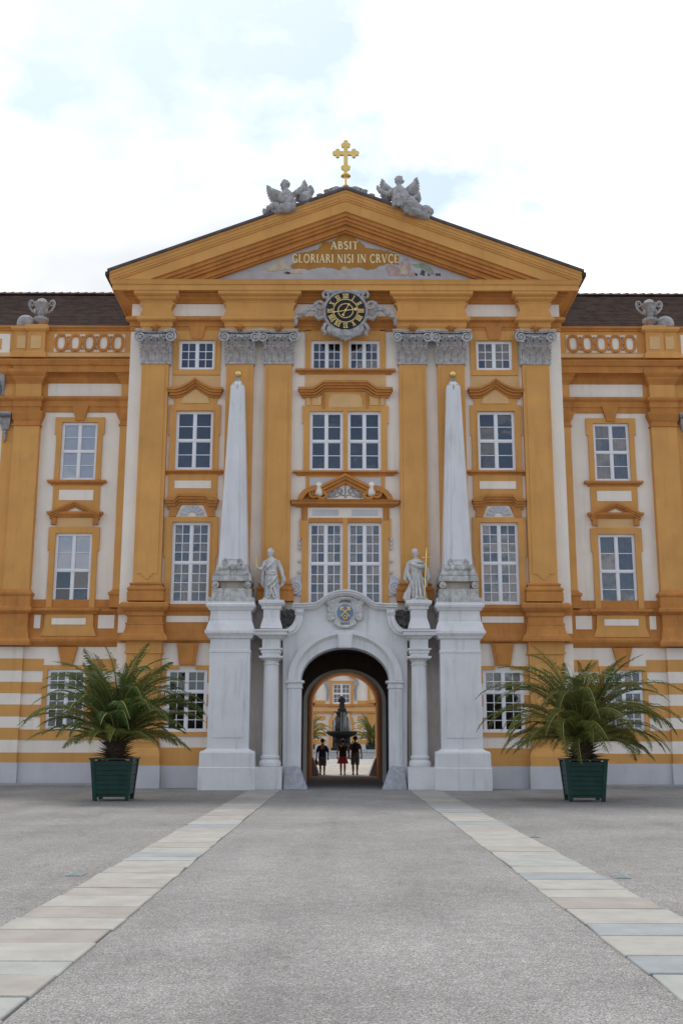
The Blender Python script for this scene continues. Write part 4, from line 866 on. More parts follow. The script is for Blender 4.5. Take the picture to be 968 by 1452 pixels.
b = M(); b.prism(gm([(-8.5, 918.6), (8.5, 918.6), (11, 897), (-11, 897)], -.8), -.83, -.3); b.prism(gm([(-6, 917), (6, 917), (8, 899), (-8, 899)], -.85), -.86, -.83); b.build('keystone', PORTAL, GW)
for s in (-1, 1):
    x0, x1 = hx(62.5, 1040, -.7), hx(81, 1040, -.7)
    q = M(s); q.box(x0, x1, -.69, -.05, 0, hz(976, -.7)); q.box(x0+.1, x1-.1, -.72, -.69, hz(1086, -.7), hz(979, -.7)); q.build('door_jamb', PORTAL, GW)
    q = M(); e0, e1 = (x0, x1) if s > 0 else (-x1, -x0); q.band(e0, e1, -.69, -.05, [(.0, hz(976.4, -.7)), (.04, hz(975.5, -.7)), (.04, hz(973, -.7)), (.02, hz(972, -.7)), (.02, hz(969.5, -.7)), (.1, hz(967.5, -.75)), (.1, hz(965, -.75))]); q.build('impost', PORTAL, GW)
    q = M(s); A = [(hx(53, 1117, -1), 0), (hx(88, 1117, -1), 0), (hx(84, 1088, -.75), hz(1087.5, -.75)), (hx(64, 1088, -.75), hz(1087.5, -.75))]
    q.add([(A[0][0], -1.0, 0), (A[1][0], -1.0, 0), (A[2][0], -.74, A[2][1]), (A[3][0], -.74, A[3][1]), (A[0][0], -.2, 0), (A[1][0], -.2, 0), (A[2][0], -.2, A[2][1]), (A[3][0], -.2, A[3][1])],
          [(0, 1, 2, 3), (7, 6, 5, 4), (0, 4, 5, 1), (1, 5, 6, 2), (2, 6, 7, 3), (3, 7, 4, 0)]); q.build('guard_stone', GUARD, GW)
    # back wall between column and obelisk pedestal
    q = M(s); q.box(hx(88.5, 1000, -.3), hx(140, 1000, -.3), -.30, -.005, 0, hz(864, -.3)); q.build('back_wall', BEIGE, GW)
    q = M(s); q.box(hx(88, 862, -.4), hx(140, 862, -.4), -.38, -.005, hz(864, -.3), hz(858, -.3)); q.build('back_wall_coping', STONE, GW)
    # column
    cx, cy = hx(105.3, 1010, -1.0), -1.0; r = .285
    z0, z1 = hz(1087, -1.2), hz(1075, -1.2)
    q = M(s); q.lathe([(r*1.3, z0), (r*1.36, z0+.05), (r*1.36, z0+.13), (r*1.28, z0+.18), (r*1.12, z0+.22), (r*1.06, z0+.25), (r*1.18, z0+.29), (r*1.16, z0+.35), (r*1.02, z0+.38), (r, z0+.45), (r*1.0, z0+1.3), (r*.98, z0+2.2), (r*.92, hz(947, -1)), (r*.9, hz(943.5, -1)), (r*1.02, hz(943, -1)), (r*1.02, hz(941.5, -1)), (r*.92, hz(941, -1)), (r*.92, hz(938, -1)), (r*1.05, hz(937, -1)), (r*1.25, hz(933.6, -1)), (r*1.3, hz(933.4, -1))], (cx, cy, 0), 28)
    c_ = q.build('column', PORTAL, GW, smooth=True)
    q = M(); e0, e1 = (cx-.36, cx+.36) if s > 0 else (-cx-.36, -cx+.36); q.band(e0, e1, -1.36, -.01, [(.03, hz(933.5, -1.4)), (.06, hz(932.5, -1.4)), (.06, hz(930, -1.4))]); q.build('abacus', PORTAL, GW)
    q = M(); e0, e1 = (cx-.30, cx+.32) if s > 0 else (-cx-.32, -cx+.30)
    q.band(e0, e1, -1.28, -.01, [(0, hz(930, -1.3)-.0), (0, hz(926, -1.3)), (.04, hz(925.6, -1.3)), (.04, hz(922, -1.3)), (.10, hz(921, -1.3)), (.10, hz(919, -1.3)), (.0, hz(918.6, -1.3)), (.0, hz(906.5, -1.3)), (.08, hz(905, -1.35)), (.15, hz(902, -1.4)), (.26, hz(900, -1.5)), (.26, hz(895.5, -1.5)), (.32, hz(894.5, -1.55)), (.32, hz(892.3, -1.55))]); q.build('column_entablature', PORTAL, GW)
    q = M(); q.band(e0+.02, e1-.02, -1.26, -.01, [(.0, hz(892.2, -1.3)), (.1, hz(891, -1.35)), (.07, hz(885, -1.3)), (.0, hz(876, -1.3)), (.0, hz(864, -1.3)), (.06, hz(863, -1.35)), (.06, hz(859, -1.35)), (.12, hz(857.5, -1.4)), (.17, hz(855, -1.4)), (.17, hz(851.5, -1.4)), (.1, hz(850.5, -1.4))]); q.build('statue_pedestal', PORTAL, GW)
    q = M(s); q.box(hx(90, 1100, -1.4), hx(134, 1100, -1.4), -1.42, -.01, 0, hz(1087.5, -1.4)); q.build('column_plinth', PORTAL, GW)
    # curved wing of the pediment from the console down to the column entablature
    ct = [(88, 902), (80, 900), (73, 895.5), (68, 889), (65, 882), (63.5, 874)]; 
    q = M(s); o_ = gm([(90, 893), (83, 892), (77.5, 888.5), (73.5, 883.5), (71, 878), (70, 873)], -.8); i_ = gm([(90, 903.5), (79, 901.5), (69.5, 896.5), (63.5, 888.5), (60.5, 880.5), (59.5, 873)], -.8); q.strip(o_, i_, -.85, YG)
    o2 = gm([(90, 895), (82, 894), (75.5, 890), (71.5, 884.5), (69, 878), (68.2, 873)], -.9); i2 = gm([(90, 899), (81, 898), (73, 893.5), (68, 887), (65.6, 879.5), (64.8, 873)], -.9); q.strip(o2, i2, -.93, -.85); q.build('portal_volute', PORTAL, GW)
    q = M(s)
    for k in range(4): q.tube([(hx(60.2+2.6*k, 870, -.8), -.80, hz(874, -.8)), (hx(60.2+2.6*k, 868, -.8), -.9, hz(868, -.8)), (hx(60+2.7*k, 865, -.8), -.88, hz(863.5, -.8))], [.03, .045, .03], 6)
    q.box(hx(58.5, 868, -.8), hx(71, 868, -.8), -.86, YG, hz(872, -.8), hz(863.4, -.8)); q.build('console', PORTAL, GW)
    # blackened carved foliage
    q = M(s); random.seed(11)
    for k in range(36):
        px = random.uniform(67, 92); t_ = (px-67)/25; rr = random.uniform(866+2*(1-t_), 889-6*(1-t_)-3*abs(t_-.6)); x, z = gp(px, rr, -.55)
        q.ball((x, -.55+random.uniform(-.08, .08), z), (random.uniform(.08, .19), .10, random.uniform(.06, .13)), 8, Matrix.Rotation(random.uniform(-.8, .8), 3, 'Y'))
    for k in range(7):
        x, z = gp(70+3.3*k, 880-1.0*k, -.6); q.tube([(x, -.6, z), (x+.05, -.7, z+.16), (x+.16, -.72, z+.26), (x+.24, -.66, z+.2)], [.07, .06, .045, .02], 6)
    carve('carved_foliage', q, .035, DARKST, GW, 1, .06, 9)
# segmental top cornice
def topc(d, y): 
    a = [(74, 862-d), (57, 861.6-d), (42, 860.6-d), (36, 857-d), (29, 851.3-d), (20, 846.3-d), (10, 843.3-d), (0, 842.4-d)]; p = gm(a, y); return p+[(-x, z) for x, z in p[-2::-1]]
b = M(); b.strip(topc(6.5, -.95), topc(4.5, -.95), -1.02, YG); b.strip(topc(4.5, -.9), topc(1.0, -.9), -.95, YG); b.strip(topc(1.0, -.8), topc(-2.0, -.8), -.84, YG); b.strip(topc(-2.0, -.7), topc(-4, -.7), -.72, YG); b.build('portal_cornice', PORTAL, GW)
# coat of arms
q = M(); cz = hz(868.5, -.75)
q.ball((0, -.66, cz), (.46, .14, .42), 20)
random.seed(5)
for s in (-1, 1):
    for cx, dz, r, dr in ((.34, .36, .13, 1), (.52, .14, .15, -1), (.50, -.16, .13, 1), (.30, -.36, .11, -1), (.58, .38, .09, 1)):
        pts = [(s*(cx+dr*r*(1-.75*k/15)*sin(k*.62)), -.70-.04*k/15, cz+dz+r*(1-.75*k/15)*cos(k*.62)) for k in range(16)]; q.tube(pts, [.07-.025*k/15 for k in range(16)], 7)
    for k in range(5): q.ball((s*(.1+.09*k), -.74, cz+.50-.03*k), (.05, .06, .07), 8)
q.tube([(-.3, -.74, cz-.45), (-.12, -.80, cz-.52), (.12, -.80, cz-.52), (.3, -.74, cz-.45)], [.05, .08, .08, .05], 8)
q.tube([(-.42, -.72, cz+.45), (-.15, -.78, cz+.52), (.15, -.78, cz+.52), (.42, -.72, cz+.45)], [.05, .07, .07, .05], 8)
CA = carve('coat_of_arms', q, .022, STATUE, GW, 1, .01, 9)
q = M(); q.loft([[(.29*rr*cos(2*pi*k/32), y, cz+.29*rr*sin(2*pi*k/32)) for k in range(32)] for rr, y in ((1.0, -.70), (1.0, -.815), (.97, -.83), (.5, -.845), (.02, -.85))]); q.build('blue_shield', BLUE, CA, smooth=True)
q = M()
for s in (-1, 1):
    q.tube([(s*-.17, -.86-.012*s, cz-.16), (s*.15, -.86-.012*s, cz+.15)], .028, 8)
    q.box(*sorted((s*.05, s*.16)), -.885, -.85, cz+.14, cz+.2); q.box(*sorted((s*.13, s*.19)), -.888, -.852, cz+.06, cz+.19)
    pts = [(s*-.17*0+s*.07*cos(a)-s*.0, -.86, cz-.19+.06*sin(a)) for a in [2*pi*k/12 for k in range(13)]]; q.tube(pts, .022, 6)
    pts = [(-s*.17+.05*cos(a), -.862, cz-.17+.05*sin(a)) for a in [2*pi*k/12 for k in range(13)]]; 
q.ball((0, -.87, cz+.01), (.05, .03, .05), 8); q.build('crossed_keys', GOLDP, CA)

# ------------------------------------------------------------------ obelisks
def obelisk(s, label):
    cx = s*hx(164.5, 1000, -1.3); cy = -.66
    O = thing('obelisk', label, 'obelisk', (cx, cy, 0), 'obelisks beside the gateway')
    def sq(name, prof, m, hw, dd=0.0):
        q = M(); q.loft([[(-(hw+p), -(hw+p)-dd, z), ((hw+p), -(hw+p)-dd, z), ((hw+p), min(hw+p, .63), z), (-(hw+p), min(hw+p, .63), z)] for p, z in prof]); return q.build(name, m, O)
    y_ = -1.4
    sq('plinth', [(.26, 0), (.26, hz(1089, y_)), (.24, hz(1088, y_)), (.23, hz(1068, y_)), (.20, hz(1065.5, y_)), (.08, hz(1064, y_)), (.02, hz(1062, y_))], PORTAL, .72)
    q = sq('pedestal', [(.0, hz(1062, y_)-.01), (.0, hz(926, y_)), (.02, hz(925, y_)), (.02, hz(922, y_)), (-.015, hz(921.4, y_)), (-.015, hz(906, y_))], PORTAL, .72)
    p = M(); z0, z1 = hz(1046, y_), hz(934, y_)
    for o, i, y in (((-.52, .52, z0, z1), (-.50, .50, z0+.02, z1-.02), -.722),): p.box(-.52, .52, -.745, -.72, z0, z1)
    p.build('pedestal_panel', PORTAL, q)
    sq('pedestal_cornice', [(-.012, hz(906.2, y_)), (.06, hz(905, y_)), (.09, hz(902, y_)), (.14, hz(900, y_)), (.18, hz(898, y_)), (.18, hz(894.5, y_)), (.14, hz(893.6, y_))], PORTAL, .72)
    sq('pedestal_neck', [(.14, hz(893.5, y_)), (.08, hz(885, y_)), (.02, hz(879.5, y_)), (.03, hz(879, y_)), (.0, hz(871, y_)), (.0, hz(866, y_)), (.06, hz(865, y_)), (.09, hz(863, y_)), (.15, hz(860.5, y_)), (.16, hz(857.5, y_)), (.12, hz(856, y_)), (.12, hz(853.5, y_))], PORTAL, .72)
    sq('weathered_slab', [(.10, hz(853.4, y_)), (.12, hz(853, y_)), (.12, hz(847.6, y_)), (.05, hz(847.2, y_))], DIRTY, .70)
    sq('weathered_slab', [(.0, hz(847.4, y_)), (.0, hz(834.4, y_)), (-.06, hz(834, y_))], DIRTY, .70)
    sq('pedestal_core', [(-.28, hz(834.3, y_)), (-.28, hz(823.6, y_))], PALE if 0 else BEIGE, .70)
    for a in (-1, 1):
        for d in (-1, 1):
            q = M(); q.tube([(a*.58, d*.66-.06, hz(829, y_)), (a*.58, d*.66+.06 if d < 0 else d*.5, hz(829, y_))], .125, 14)
            q.ball((a*.58, -.74 if d < 0 else .5, hz(829, y_)), (.06, .04, .06), 8); q.build('scroll_roller', DIRTY, O, smooth=True)
    sq('weathered_slab', [(-.02, hz(823.8, y_)), (.0, hz(823.4, y_)), (.0, hz(816, y_)), (-.05, hz(815.4, y_))], DIRTY, .70)
    zt = hz(815.5, -1.2); zb_ = hz(805, -1.2)
    sq('scaled_foot', [(-.03, zt-.02), (-.02, zt+.05), (-.08, zt+.07), (-.14, zb_+.12)], DARKST if 0 else DIRTY, .70)
    # shell leaves at the foot
    q = M()
    for k in range(5):
        x = -.40+.2*k; q.ball((x, -.60, zb_-.02), (.11, .07, .10), 8)
    for a in (-1, 1):
        pts = [(a*(.30-.12*sin(k*.6)*(1-k/16)), -.58, zb_+.22+.1*cos(k*.6)*(1-k/16)) for k in range(14)]; q.tube(pts, .035, 6); q.tube([(a*.1, -.6, zb_+.02), (a*.25, -.6, zb_+.08), (a*.32, -.59, zb_+.2)], .04, 6)
    q.build('shell_ornament', DIRTY, O, smooth=True)
    zt2 = hz(549, -.9); h0, h1 = .53, .262
    q = M(); z0 = zb_+.05
    def oc(h): c = h*.72; return [(-c, -h), (c, -h), (h, -c), (h, c), (c, h), (-c, h), (-h, c), (-h, -c)]
    q.loft([[(x, y, z0) for x, y in oc(h0)], [(x, y, zt2) for x, y in oc(h1)], [(x, y, zt2+.06) for x, y in oc(h1*.98)], [(x, y, zt2+.26) for x, y in oc(h1*.48)], [(x, y, zt2+.30) for x, y in oc(h1*.36)]])
    sh = q.build('shaft', mat_obel, O)
    q = M(); 
    for hh, zz_ in ((0, 0),):
        q.add([(-h0*.42, -h0-.0, z0+.25), (h0*.42, -h0, z0+.25), (h1*.42, -h1*1.0, zt2-.12), (-h1*.42, -h1*1.0, zt2-.12), (-h0*.42, -h0-.022, z0+.25), (h0*.42, -h0-.022, z0+.25), (h1*.42, -h1-.02, zt2-.12), (-h1*.42, -h1-.02, zt2-.12)], [(4, 5, 6, 7), (0, 1, 5, 4), (1, 2, 6, 5), (2, 3, 7, 6), (3, 0, 4, 7)])
    q.build('shaft_panel', mat_obel, sh)
    q = M()
    for a in (-1, 1):
        q.ball((a*h1*.55, -h1*.75, zt2+.08), (.07, .06, .1), 8)
    q.ball((0, -h1*.9, zt2+.02), (.06, .05, .12), 8); q.tube([(0, -h1*.9, zt2), (0, -h1*1.02, zt2-.3)], [.04, .015], 6); q.build('cap_ornament', DIRTY, O, smooth=True)
    q = M(); q.lathe([(.13, zt2+.28), (.09, zt2+.34), (.075, zt2+.44), (.1, zt2+.47), (.06, zt2+.5)], (0, 0, 0), 14); q.build('finial', STONE, O, smooth=True)
    q = M(); q.ball((0, 0, zt2+.60), .145, 20); q.build('gilded_ball', GOLD, O, smooth='all')
mat_obel = mat('painted_obelisk_plaster', (0.69, 0.69, 0.71), 0.85, 0.06, 0.9, streak=0.45, dirt=(0.36, 0.37, 0.38), bump=0.15)
obelisk(-1, 'white obelisk with gold ball, beside the statue raising a gilded sceptre')
obelisk(1, 'white obelisk with gold ball, beside the statue carrying a gilded cross')
# ------------------------------------------------------------------ statues
def head(q, c, r=.105, turn=0.0, hair='curl', f=1.0):
    """head with face: brow, nose, mouth, chin, ears, hair; looks towards -y turned about z"""
    R3 = Matrix.Rotation(turn, 3, 'Z'); c = Vector(c)
    P = lambda x, y, z: tuple(c + R3 @ Vector((x*r, y*r, z*r)))
    q.ball(P(0, .05, .22), (r*.92, r*1.05, r*1.05), 14); q.ball(P(0, -.22, -.35), (r*.66, r*.68, r*.86), 12)
    q.ball(P(0, -.62, -1.0), (r*.30, r*.26, r*.24), 8); q.tube([P(0, -.86, .22), P(0, -1.12, -.28)], [r*.12, r*.2], 6)
    q.tube([P(-.42, -.80, .36), P(0, -.92, .33), P(.42, -.80, .36)], r*.13, 6)
    q.tube([P(-.2, -.83, -.62), P(.2, -.83, -.62)], r*.11, 6)
    for s in (-1, 1): q.ball(P(s*.92, .05, -.1), (r*.14, r*.25, r*.32), 6); q.ball(P(s*.36, -.72, .12), r*.16, 6)
    if hair:
        random.seed(3)
        for k in range(26):
            a = random.uniform(0, 2*pi); e = random.uniform(-.2, 1.4)
            x, y, z = cos(a)*cos(e), sin(a)*cos(e), sin(e)
            if y < -.35 and z < .75: continue
            q.ball(P(x*.95, y*1.02+.08, z*1.0+.28), r*random.uniform(.22, .34), 6)
def hand(q, c, d, up=(0, 0, 1), s=1.0, curl=.6):
    """palm, four unequal fingers and a thumb; d is the pointing direction"""
    c = Vector(c); d = Vector(d).normalized(); u = Vector(up); side = d.cross(u); side = side.normalized() if side.length > .01 else Vector((1, 0, 0)); n = side.cross(d)
    q.tube([c - d*.05*s, c + d*.045*s], [.030*s, .036*s], 8)
    for k, (o, L) in enumerate(((-.030, .068), (-.010, .078), (.010, .073), (.029, .058))):
        a = c + side*o*s + d*.035*s; b_ = a + d*L*.55*s - n*curl*.02*s; e = b_ + d*L*(.5-.3*curl)*s - n*curl*.045*s
        q.tube([a, b_, e], [.0105*s, .010*s, .008*s], 6)
    a = c - side*.03*s - d*.02*s; q.tube([a, a - side*.03*s + d*.03*s, a - side*.028*s + d*.062*s - n*.012*s], [.013*s, .012*s, .009*s], 6)
def robe(q, rows, folds=9, amp=.10, ph=0.0, seg=48):
    """draped cloth: rows of (z, cx, cy, rx, ry)"""
    rings = []
    for i, (z, cx, cy, rx, ry) in enumerate(rows):
        t = i/(len(rows)-1); A = amp*(1-t)**.6
        rings.append([(cx+rx*(1+A*cos(folds*a+ph+1.7*t))*cos(a), cy+ry*(1+A*cos(folds*a+ph+1.7*t))*sin(a), z) for a in [2*pi*k/seg for k in range(seg)]])
    q.loft(rings)
def saint(name, label, x, build):
    z = hz(850.4, -1.4)
    T = thing(name, label, 'statue', (x, -.80, z), 'saints standing on the gateway')
    q = M(); build(q); b = carve('figure', q, .0125, STATUE, T, 1, .010, 18); b['part'] = 'stone figure'
    p = M(); p.loft([[(-a, -a*.8, h), (a, -a*.8, h), (a, a*.8, h), (-a, a*.8, h)] for a, h in ((.34, 0), (.34, .05), (.30, .07), (.28, .12), (.26, .125))]); p.build('base', STATUE, T)
    return T
def left_saint(q):
    robe(q, [(.10, .02, 0, .27, .22), (.3, .02, 0, .26, .21), (.6, .02, 0, .255, .20), (.85, .0, 0, .24, .19), (1.05, -.01, 0, .205, .16), (1.15, -.01, 0, .19, .15), (1.3, -.02, 0, .215, .16), (1.45, -.02, .01, .235, .16), (1.55, -.02, .02, .19, .13), (1.62, -.03, .02, .10, .09)], 10, .13)
    q.tube([(-.03, .01, 1.58), (-.05, 0, 1.74)], [.075, .065], 10); head(q, (-.05, -.01, 1.80), .122, -.35)
    for k in range(9): a = -2.9+k*.33; q.ball((-.05+.105*cos(a), .03+.1*sin(a), 1.88), (.03, .03, .05), 6)      # wreath
    q.tube([(-.22, 0, 1.49), (-.34, -.05, 1.24), (-.36, -.10, 1.18)], [.085, .07, .065], 9); q.tube([(-.36, -.10, 1.17), (-.50, -.22, 1.20)], [.075, .05], 9); hand(q, (-.53, -.25, 1.24), (-.1, -.1, 1), (0, 1, 0), 1.1)
    q.tube([(.20, 0, 1.50), (.34, .0, 1.22), (.38, -.05, 1.10)], [.09, .08, .07], 9); q.tube([(.38, -.05, 1.10), (.44, -.12, .86)], [.075, .05], 9); hand(q, (.45, -.13, .80), (.1, -.2, -1), (0, -1, 0), 1.1)
    q.tube([(.40, -.05, 1.05), (.45, -.02, .82), (.40, -.02, .62), (.30, -.02, .52)], [.05, .08, .06, .02], 8)
    q.tube([(-.30, -.05, 1.15), (-.33, -.03, .9), (-.34, 0, .65), (-.27, 0, .50)], [.06, .08, .07, .02], 8)
    q.tube([(.17, -.13, 1.55), (.02, -.19, 1.38), (-.14, -.18, 1.24), (-.26, -.1, 1.16)], [.04, .05, .05, .04], 8)        # sash
    q.tube([(-.21, -.11, 1.12), (0, -.19, 1.07), (.20, -.11, 1.10)], .045, 8); q.tube([(-.21, -.12, 1.04), (0, -.2, .98), (.22, -.12, 1.02)], .035, 8)
    for pts in ([(.2, -.15, .95), (.05, -.24, .72), (-.1, -.26, .58), (-.2, -.2, .5)], [(.24, -.12, .75), (.12, -.24, .58), (.0, -.27, .48), (-.02, -.24, .2)], [(.12, -.24, .5), (.17, -.24, .3), (.22, -.2, .12)], [(-.15, -.2, .5), (-.16, -.2, .12)], [(.0, -.26, .45), (.05, -.25, .3), (.14, -.25, .13)]): q.tube(pts, [.045]+[.04]*(len(pts)-2)+[.03], 7)
    for sx in (-.08, .12): q.ball((sx, -.25, .13), (.06, .1, .04), 8)
def right_saint(q):
    robe(q, [(.10, .0, 0, .27, .21), (.3, -.02, 0, .26, .21), (.6, -.05, 0, .235, .19), (.9, -.08, 0, .21, .17), (1.08, -.09, 0, .185, .15), (1.2, -.09, 0, .20, .155), (1.4, -.1, 0, .235, .16), (1.52, -.1, .02, .20, .13), (1.60, -.1, .02, .10, .09)], 9, .14, .6)
    q.tube([(-.11, .01, 1.56), (-.13, 0, 1.72)], [.07, .065], 10); head(q, (-.13, -.01, 1.79), .120, .25)
    q.tube([(-.30, .02, 1.50), (-.40, .0, 1.25), (-.42, -.02, 1.02)], [.09, .085, .08], 9); q.tube([(-.42, -.02, 1.05), (-.33, -.14, .80), (-.30, -.17, .72)], [.085, .06, .045], 9); hand(q, (-.29, -.18, .66), (.1, -.2, -1), (0, -1, 0), 1.1)
    q.tube([(-.40, .05, 1.45), (-.46, .05, 1.1), (-.49, .05, .85), (-.42, .03, .70)], [.05, .075, .08, .03], 8)
    q.tube([(-.34, -.05, 1.45), (-.2, -.18, 1.36), (.0, -.22, 1.28), (.16, -.14, 1.28)], [.06, .07, .08, .07], 9); q.tube([(-.32, -.06, 1.5), (-.12, -.2, 1.46), (.1, -.16, 1.42)], .045, 8)
    q.tube([(.12, .02, 1.48), (.22, -.02, 1.32), (.20, -.12, 1.26)], [.09, .08, .07], 9); hand(q, (.19, -.22, 1.34), (.3, -.2, .9), (0, 1, 0), 1.1, .9)
    q.tube([(.15, .1, 1.5), (.3, .1, 1.2), (.36, .08, .9), (.30, .05, .72)], [.06, .09, .09, .03], 8); q.tube([(.1, -.1, .85), (.2, -.1, .8), (.24, -.08, .6), (.14, -.12, .45)], [.05, .07, .07, .03], 8)
    q.tube([(-.25, .05, .8), (-.33, .02, .5), (-.45, -.02, .25), (-.52, -.03, .08)], [.06, .09, .12, .09], 9); q.tube([(-.3, -.1, .5), (-.36, -.12, .25), (-.40, -.12, .02)], [.04, .06, .08], 8); q.tube([(-.5, -.03, .12), (-.44, -.1, -.02)], [.08, .06], 8)
    for pts in ([(-.15, -.17, 1.0), (-.12, -.22, .6), (-.1, -.25, .15)], [(-.02, -.18, 1.0), (.0, -.22, .6), (.06, -.25, .15)], [(.08, -.14, .9), (.14, -.19, .5), (.2, -.2, .15)], [(-.22, -.12, .85), (-.22, -.18, .5), (-.24, -.2, .15)]): q.tube(pts, [.035, .045, .04], 7)
    for sx in (-.08, .1): q.ball((sx, -.24, .13), (.06, .1, .04), 8)
SX = hx(105.3, 848, -1.0)
A_ = saint('saint_statue', 'pale stone statue of a wreathed saint raising a small gilded sceptre', -SX, left_saint)
B_ = saint('saint_statue', 'pale stone statue of a caped saint holding a tall gilded cross', SX, right_saint)
q = M(); q.tube([(-.535, -.28, 1.18), (-.535, -.28, 1.45), (-.545, -.28, 1.60)], [.018, .022, .014], 8)
for k in range(3): q.ball((-.545, -.28, 1.40+.09*k), (.04-.006*k, .035, .04), 8)
q.tube([(-.60, -.27, 1.27), (-.535, -.28, 1.24), (-.47, -.27, 1.27)], .014, 6); q.build('gilded_sceptre', GOLDP, A_, smooth=True)
q = M(); q.tube([(.17, -.27, .10), (.27, -.27, 1.92)], [.02, .022], 8); q.tube([(.13, -.27, 1.585), (.385, -.27, 1.60)], .024, 8)
for c in ((.27, -.27, 1.93), (.12, -.27, 1.585), (.395, -.27, 1.60)): q.ball(c, .038, 8)
q.build('gilded_cross', GOLD, B_, smooth=True)

# ------------------------------------------------------------------ angels lying on the raking cornice
def feathers(T, root, tip, wd, y, fl=1):
    r = Vector(root); t = Vector(tip); d = t-r; L0 = d.length; dn = d.normalized(); nn = Vector((-d.z, 0, d.x)).normalized()
    if nn.z > 0: nn = -nn
    q = M()
    for row, (nf, ln, off, yy, th) in enumerate(((9, 1.0, 0.0, .03, .040), (8, .62, -.02, -.03, .045), (6, .36, -.04, -.08, .05))):
        for k in range(nf):
            f = k/(nf-1); base = r+d*(.12+.86*(1-f)*.62); ang = f*1.25
            v = (dn*cos(ang)+nn*sin(ang)); l2 = L0*(.66-.16*f)*ln; c = base+v*l2*.5+Vector((0, y+yy+.012*k, 0))
            b_ = Matrix((v, Vector((0, 1, 0)), v.cross(Vector((0, 1, 0))))).transposed()
            q.ball(tuple(c), (l2*.52, th, wd*.105), 8, b_)
    q.tube([tuple(r+Vector((0, y-.06, 0))), tuple(r+d*.45-nn*wd*.10+Vector((0, y-.12, 0))), tuple(t+Vector((0, y-.05, 0)))], [wd*.16, wd*.15, wd*.06], 8)
    return q.build('wing', STONE, T, smooth='all')
def wing_shape(q, root, tip, wd, y, n=9):
    r = Vector(root); t = Vector(tip); d = t-r; nn = Vector((-d.z, 0, d.x)).normalized()
    if nn.z > 0: nn = -nn
    for k in range(n):
        f = k/(n-1); st = r + d*(.15+.2*f)+nn*wd*.2*f; en = r + d*(1-.55*f*f)+nn*wd*(f)
        q.tube([tuple(st+Vector((0, y+.02*k, 0))), tuple((st+en)/2+Vector((0, y-.05, 0))-nn*.03), tuple(en+Vector((0, y, 0)))], [wd*.09, wd*.11, wd*.03], 7)
    q.tube([tuple(r+Vector((0, y, 0))), tuple(r+d*.5-nn*wd*.12+Vector((0, y-.04, 0))), tuple(t+Vector((0, y, 0)))], [wd*.2, wd*.2, wd*.1], 8)
YA = -.75
def ap(px, r, y=YA): return (hx(px-490.6, r, y), y, hz(r, y))
def A5(u, v, y=YA): return ap(365+u*90/968, 240+v*80/860, y)
def A6(u, v, y=YA): return ap(525+u*100/968, 240+v*80/774, y)
AG = 'angels on the pediment slopes'
T = thing('stone_angel', 'stone angel leaning on the roof slope with its head turned aside and knees drawn up', 'statue', A5(480, 620), AG); o = Vector(T.location)
def L(p): return tuple(Vector(p)-o)
q = M()
q.tube([L(A5(455, 600)), L(A5(500, 510, YA-.12)), L(A5(465, 400, YA-.1)), L(A5(440, 330))], [.26, .27, .23, .13], 12); q.tube([L(A5(435, 340)), L(A5(425, 285))], [.12, .11], 8); head(q, L(A5(422, 250)), .17, -1.2)
q.tube([L(A5(470, 390)), L(A5(540, 400, YA-.2)), L(A5(610, 350, YA-.15)), L(A5(650, 310))], [.14, .13, .12, .1], 9)
q.tube([L(A5(400, 370)), L(A5(370, 440, YA-.2)), L(A5(400, 500, YA-.25))], [.13, .11, .09], 9)
q.tube([L(A5(560, 570, YA-.1)), L(A5(430, 590, YA-.25)), L(A5(330, 620, YA-.15)), L(A5(240, 660))], [.22, .2, .16, .12], 10); q.tube([L(A5(330, 580, YA-.2)), L(A5(260, 560, YA-.2)), L(A5(190, 600)), L(A5(120, 690))], [.16, .17, .14, .08], 10); q.tube([L(A5(130, 700)), L(A5(110, 640)), L(A5(95, 605))], [.1, .08, .04], 7)
q.tube([L(A5(200, 570)), L(A5(210, 640))], [.18, .14], 8)
feathers(T, L(A5(400, 500, -.5)), L(A5(205, 300, -.5)), .80, .0); feathers(T, L(A5(630, 500, -.5)), L(A5(705, 235, -.5)), .78, 0)
q.tube([L(A5(690, 480)), L(A5(790, 400)), L(A5(835, 330)), L(A5(815, 270)), L(A5(795, 258))], [.2, .14, .12, .08, .05], 8); q.ball(L(A5(740, 450)), (.28, .2, .32), 10)
carve('figure', q, .024, STONE, T, 1, .022, 9)
T = thing('stone_angel', 'stone angel facing forward on the roof slope with both wings spread evenly', 'statue', A6(420, 480), AG); o = Vector(T.location)
q = M()
q.tube([L(A6(420, 520, YA-.1)), L(A6(400, 400, YA-.12)), L(A6(400, 290, YA-.05)), L(A6(395, 240))], [.34, .31, .27, .12], 12); q.tube([L(A6(395, 260)), L(A6(395, 205))], [.12, .11], 8); head(q, L(A6(397, 170)), .175, .1)
q.tube([L(A6(330, 290)), L(A6(250, 350, YA-.15)), L(A6(170, 320, YA-.1)), L(A6(115, 280)), L(A6(100, 225))], [.14, .12, .1, .08, .05], 9)
q.tube([L(A6(460, 290)), L(A6(510, 390, YA-.15)), L(A6(600, 400, YA-.2)), L(A6(680, 340, YA-.1))], [.14, .12, .1, .06], 9)
q.tube([L(A6(430, 500, YA-.15)), L(A6(560, 460, YA-.3)), L(A6(660, 540, YA-.2)), L(A6(760, 620))], [.24, .24, .2, .14], 10); q.tube([L(A6(480, 540, YA-.2)), L(A6(620, 580, YA-.25)), L(A6(740, 640, YA-.1)), L(A6(860, 680))], [.22, .2, .15, .09], 10); q.tube([L(A6(850, 680)), L(A6(885, 655))], [.08, .03], 6)
q.ball(L(A6(760, 580)), (.34, .25, .26), 10)
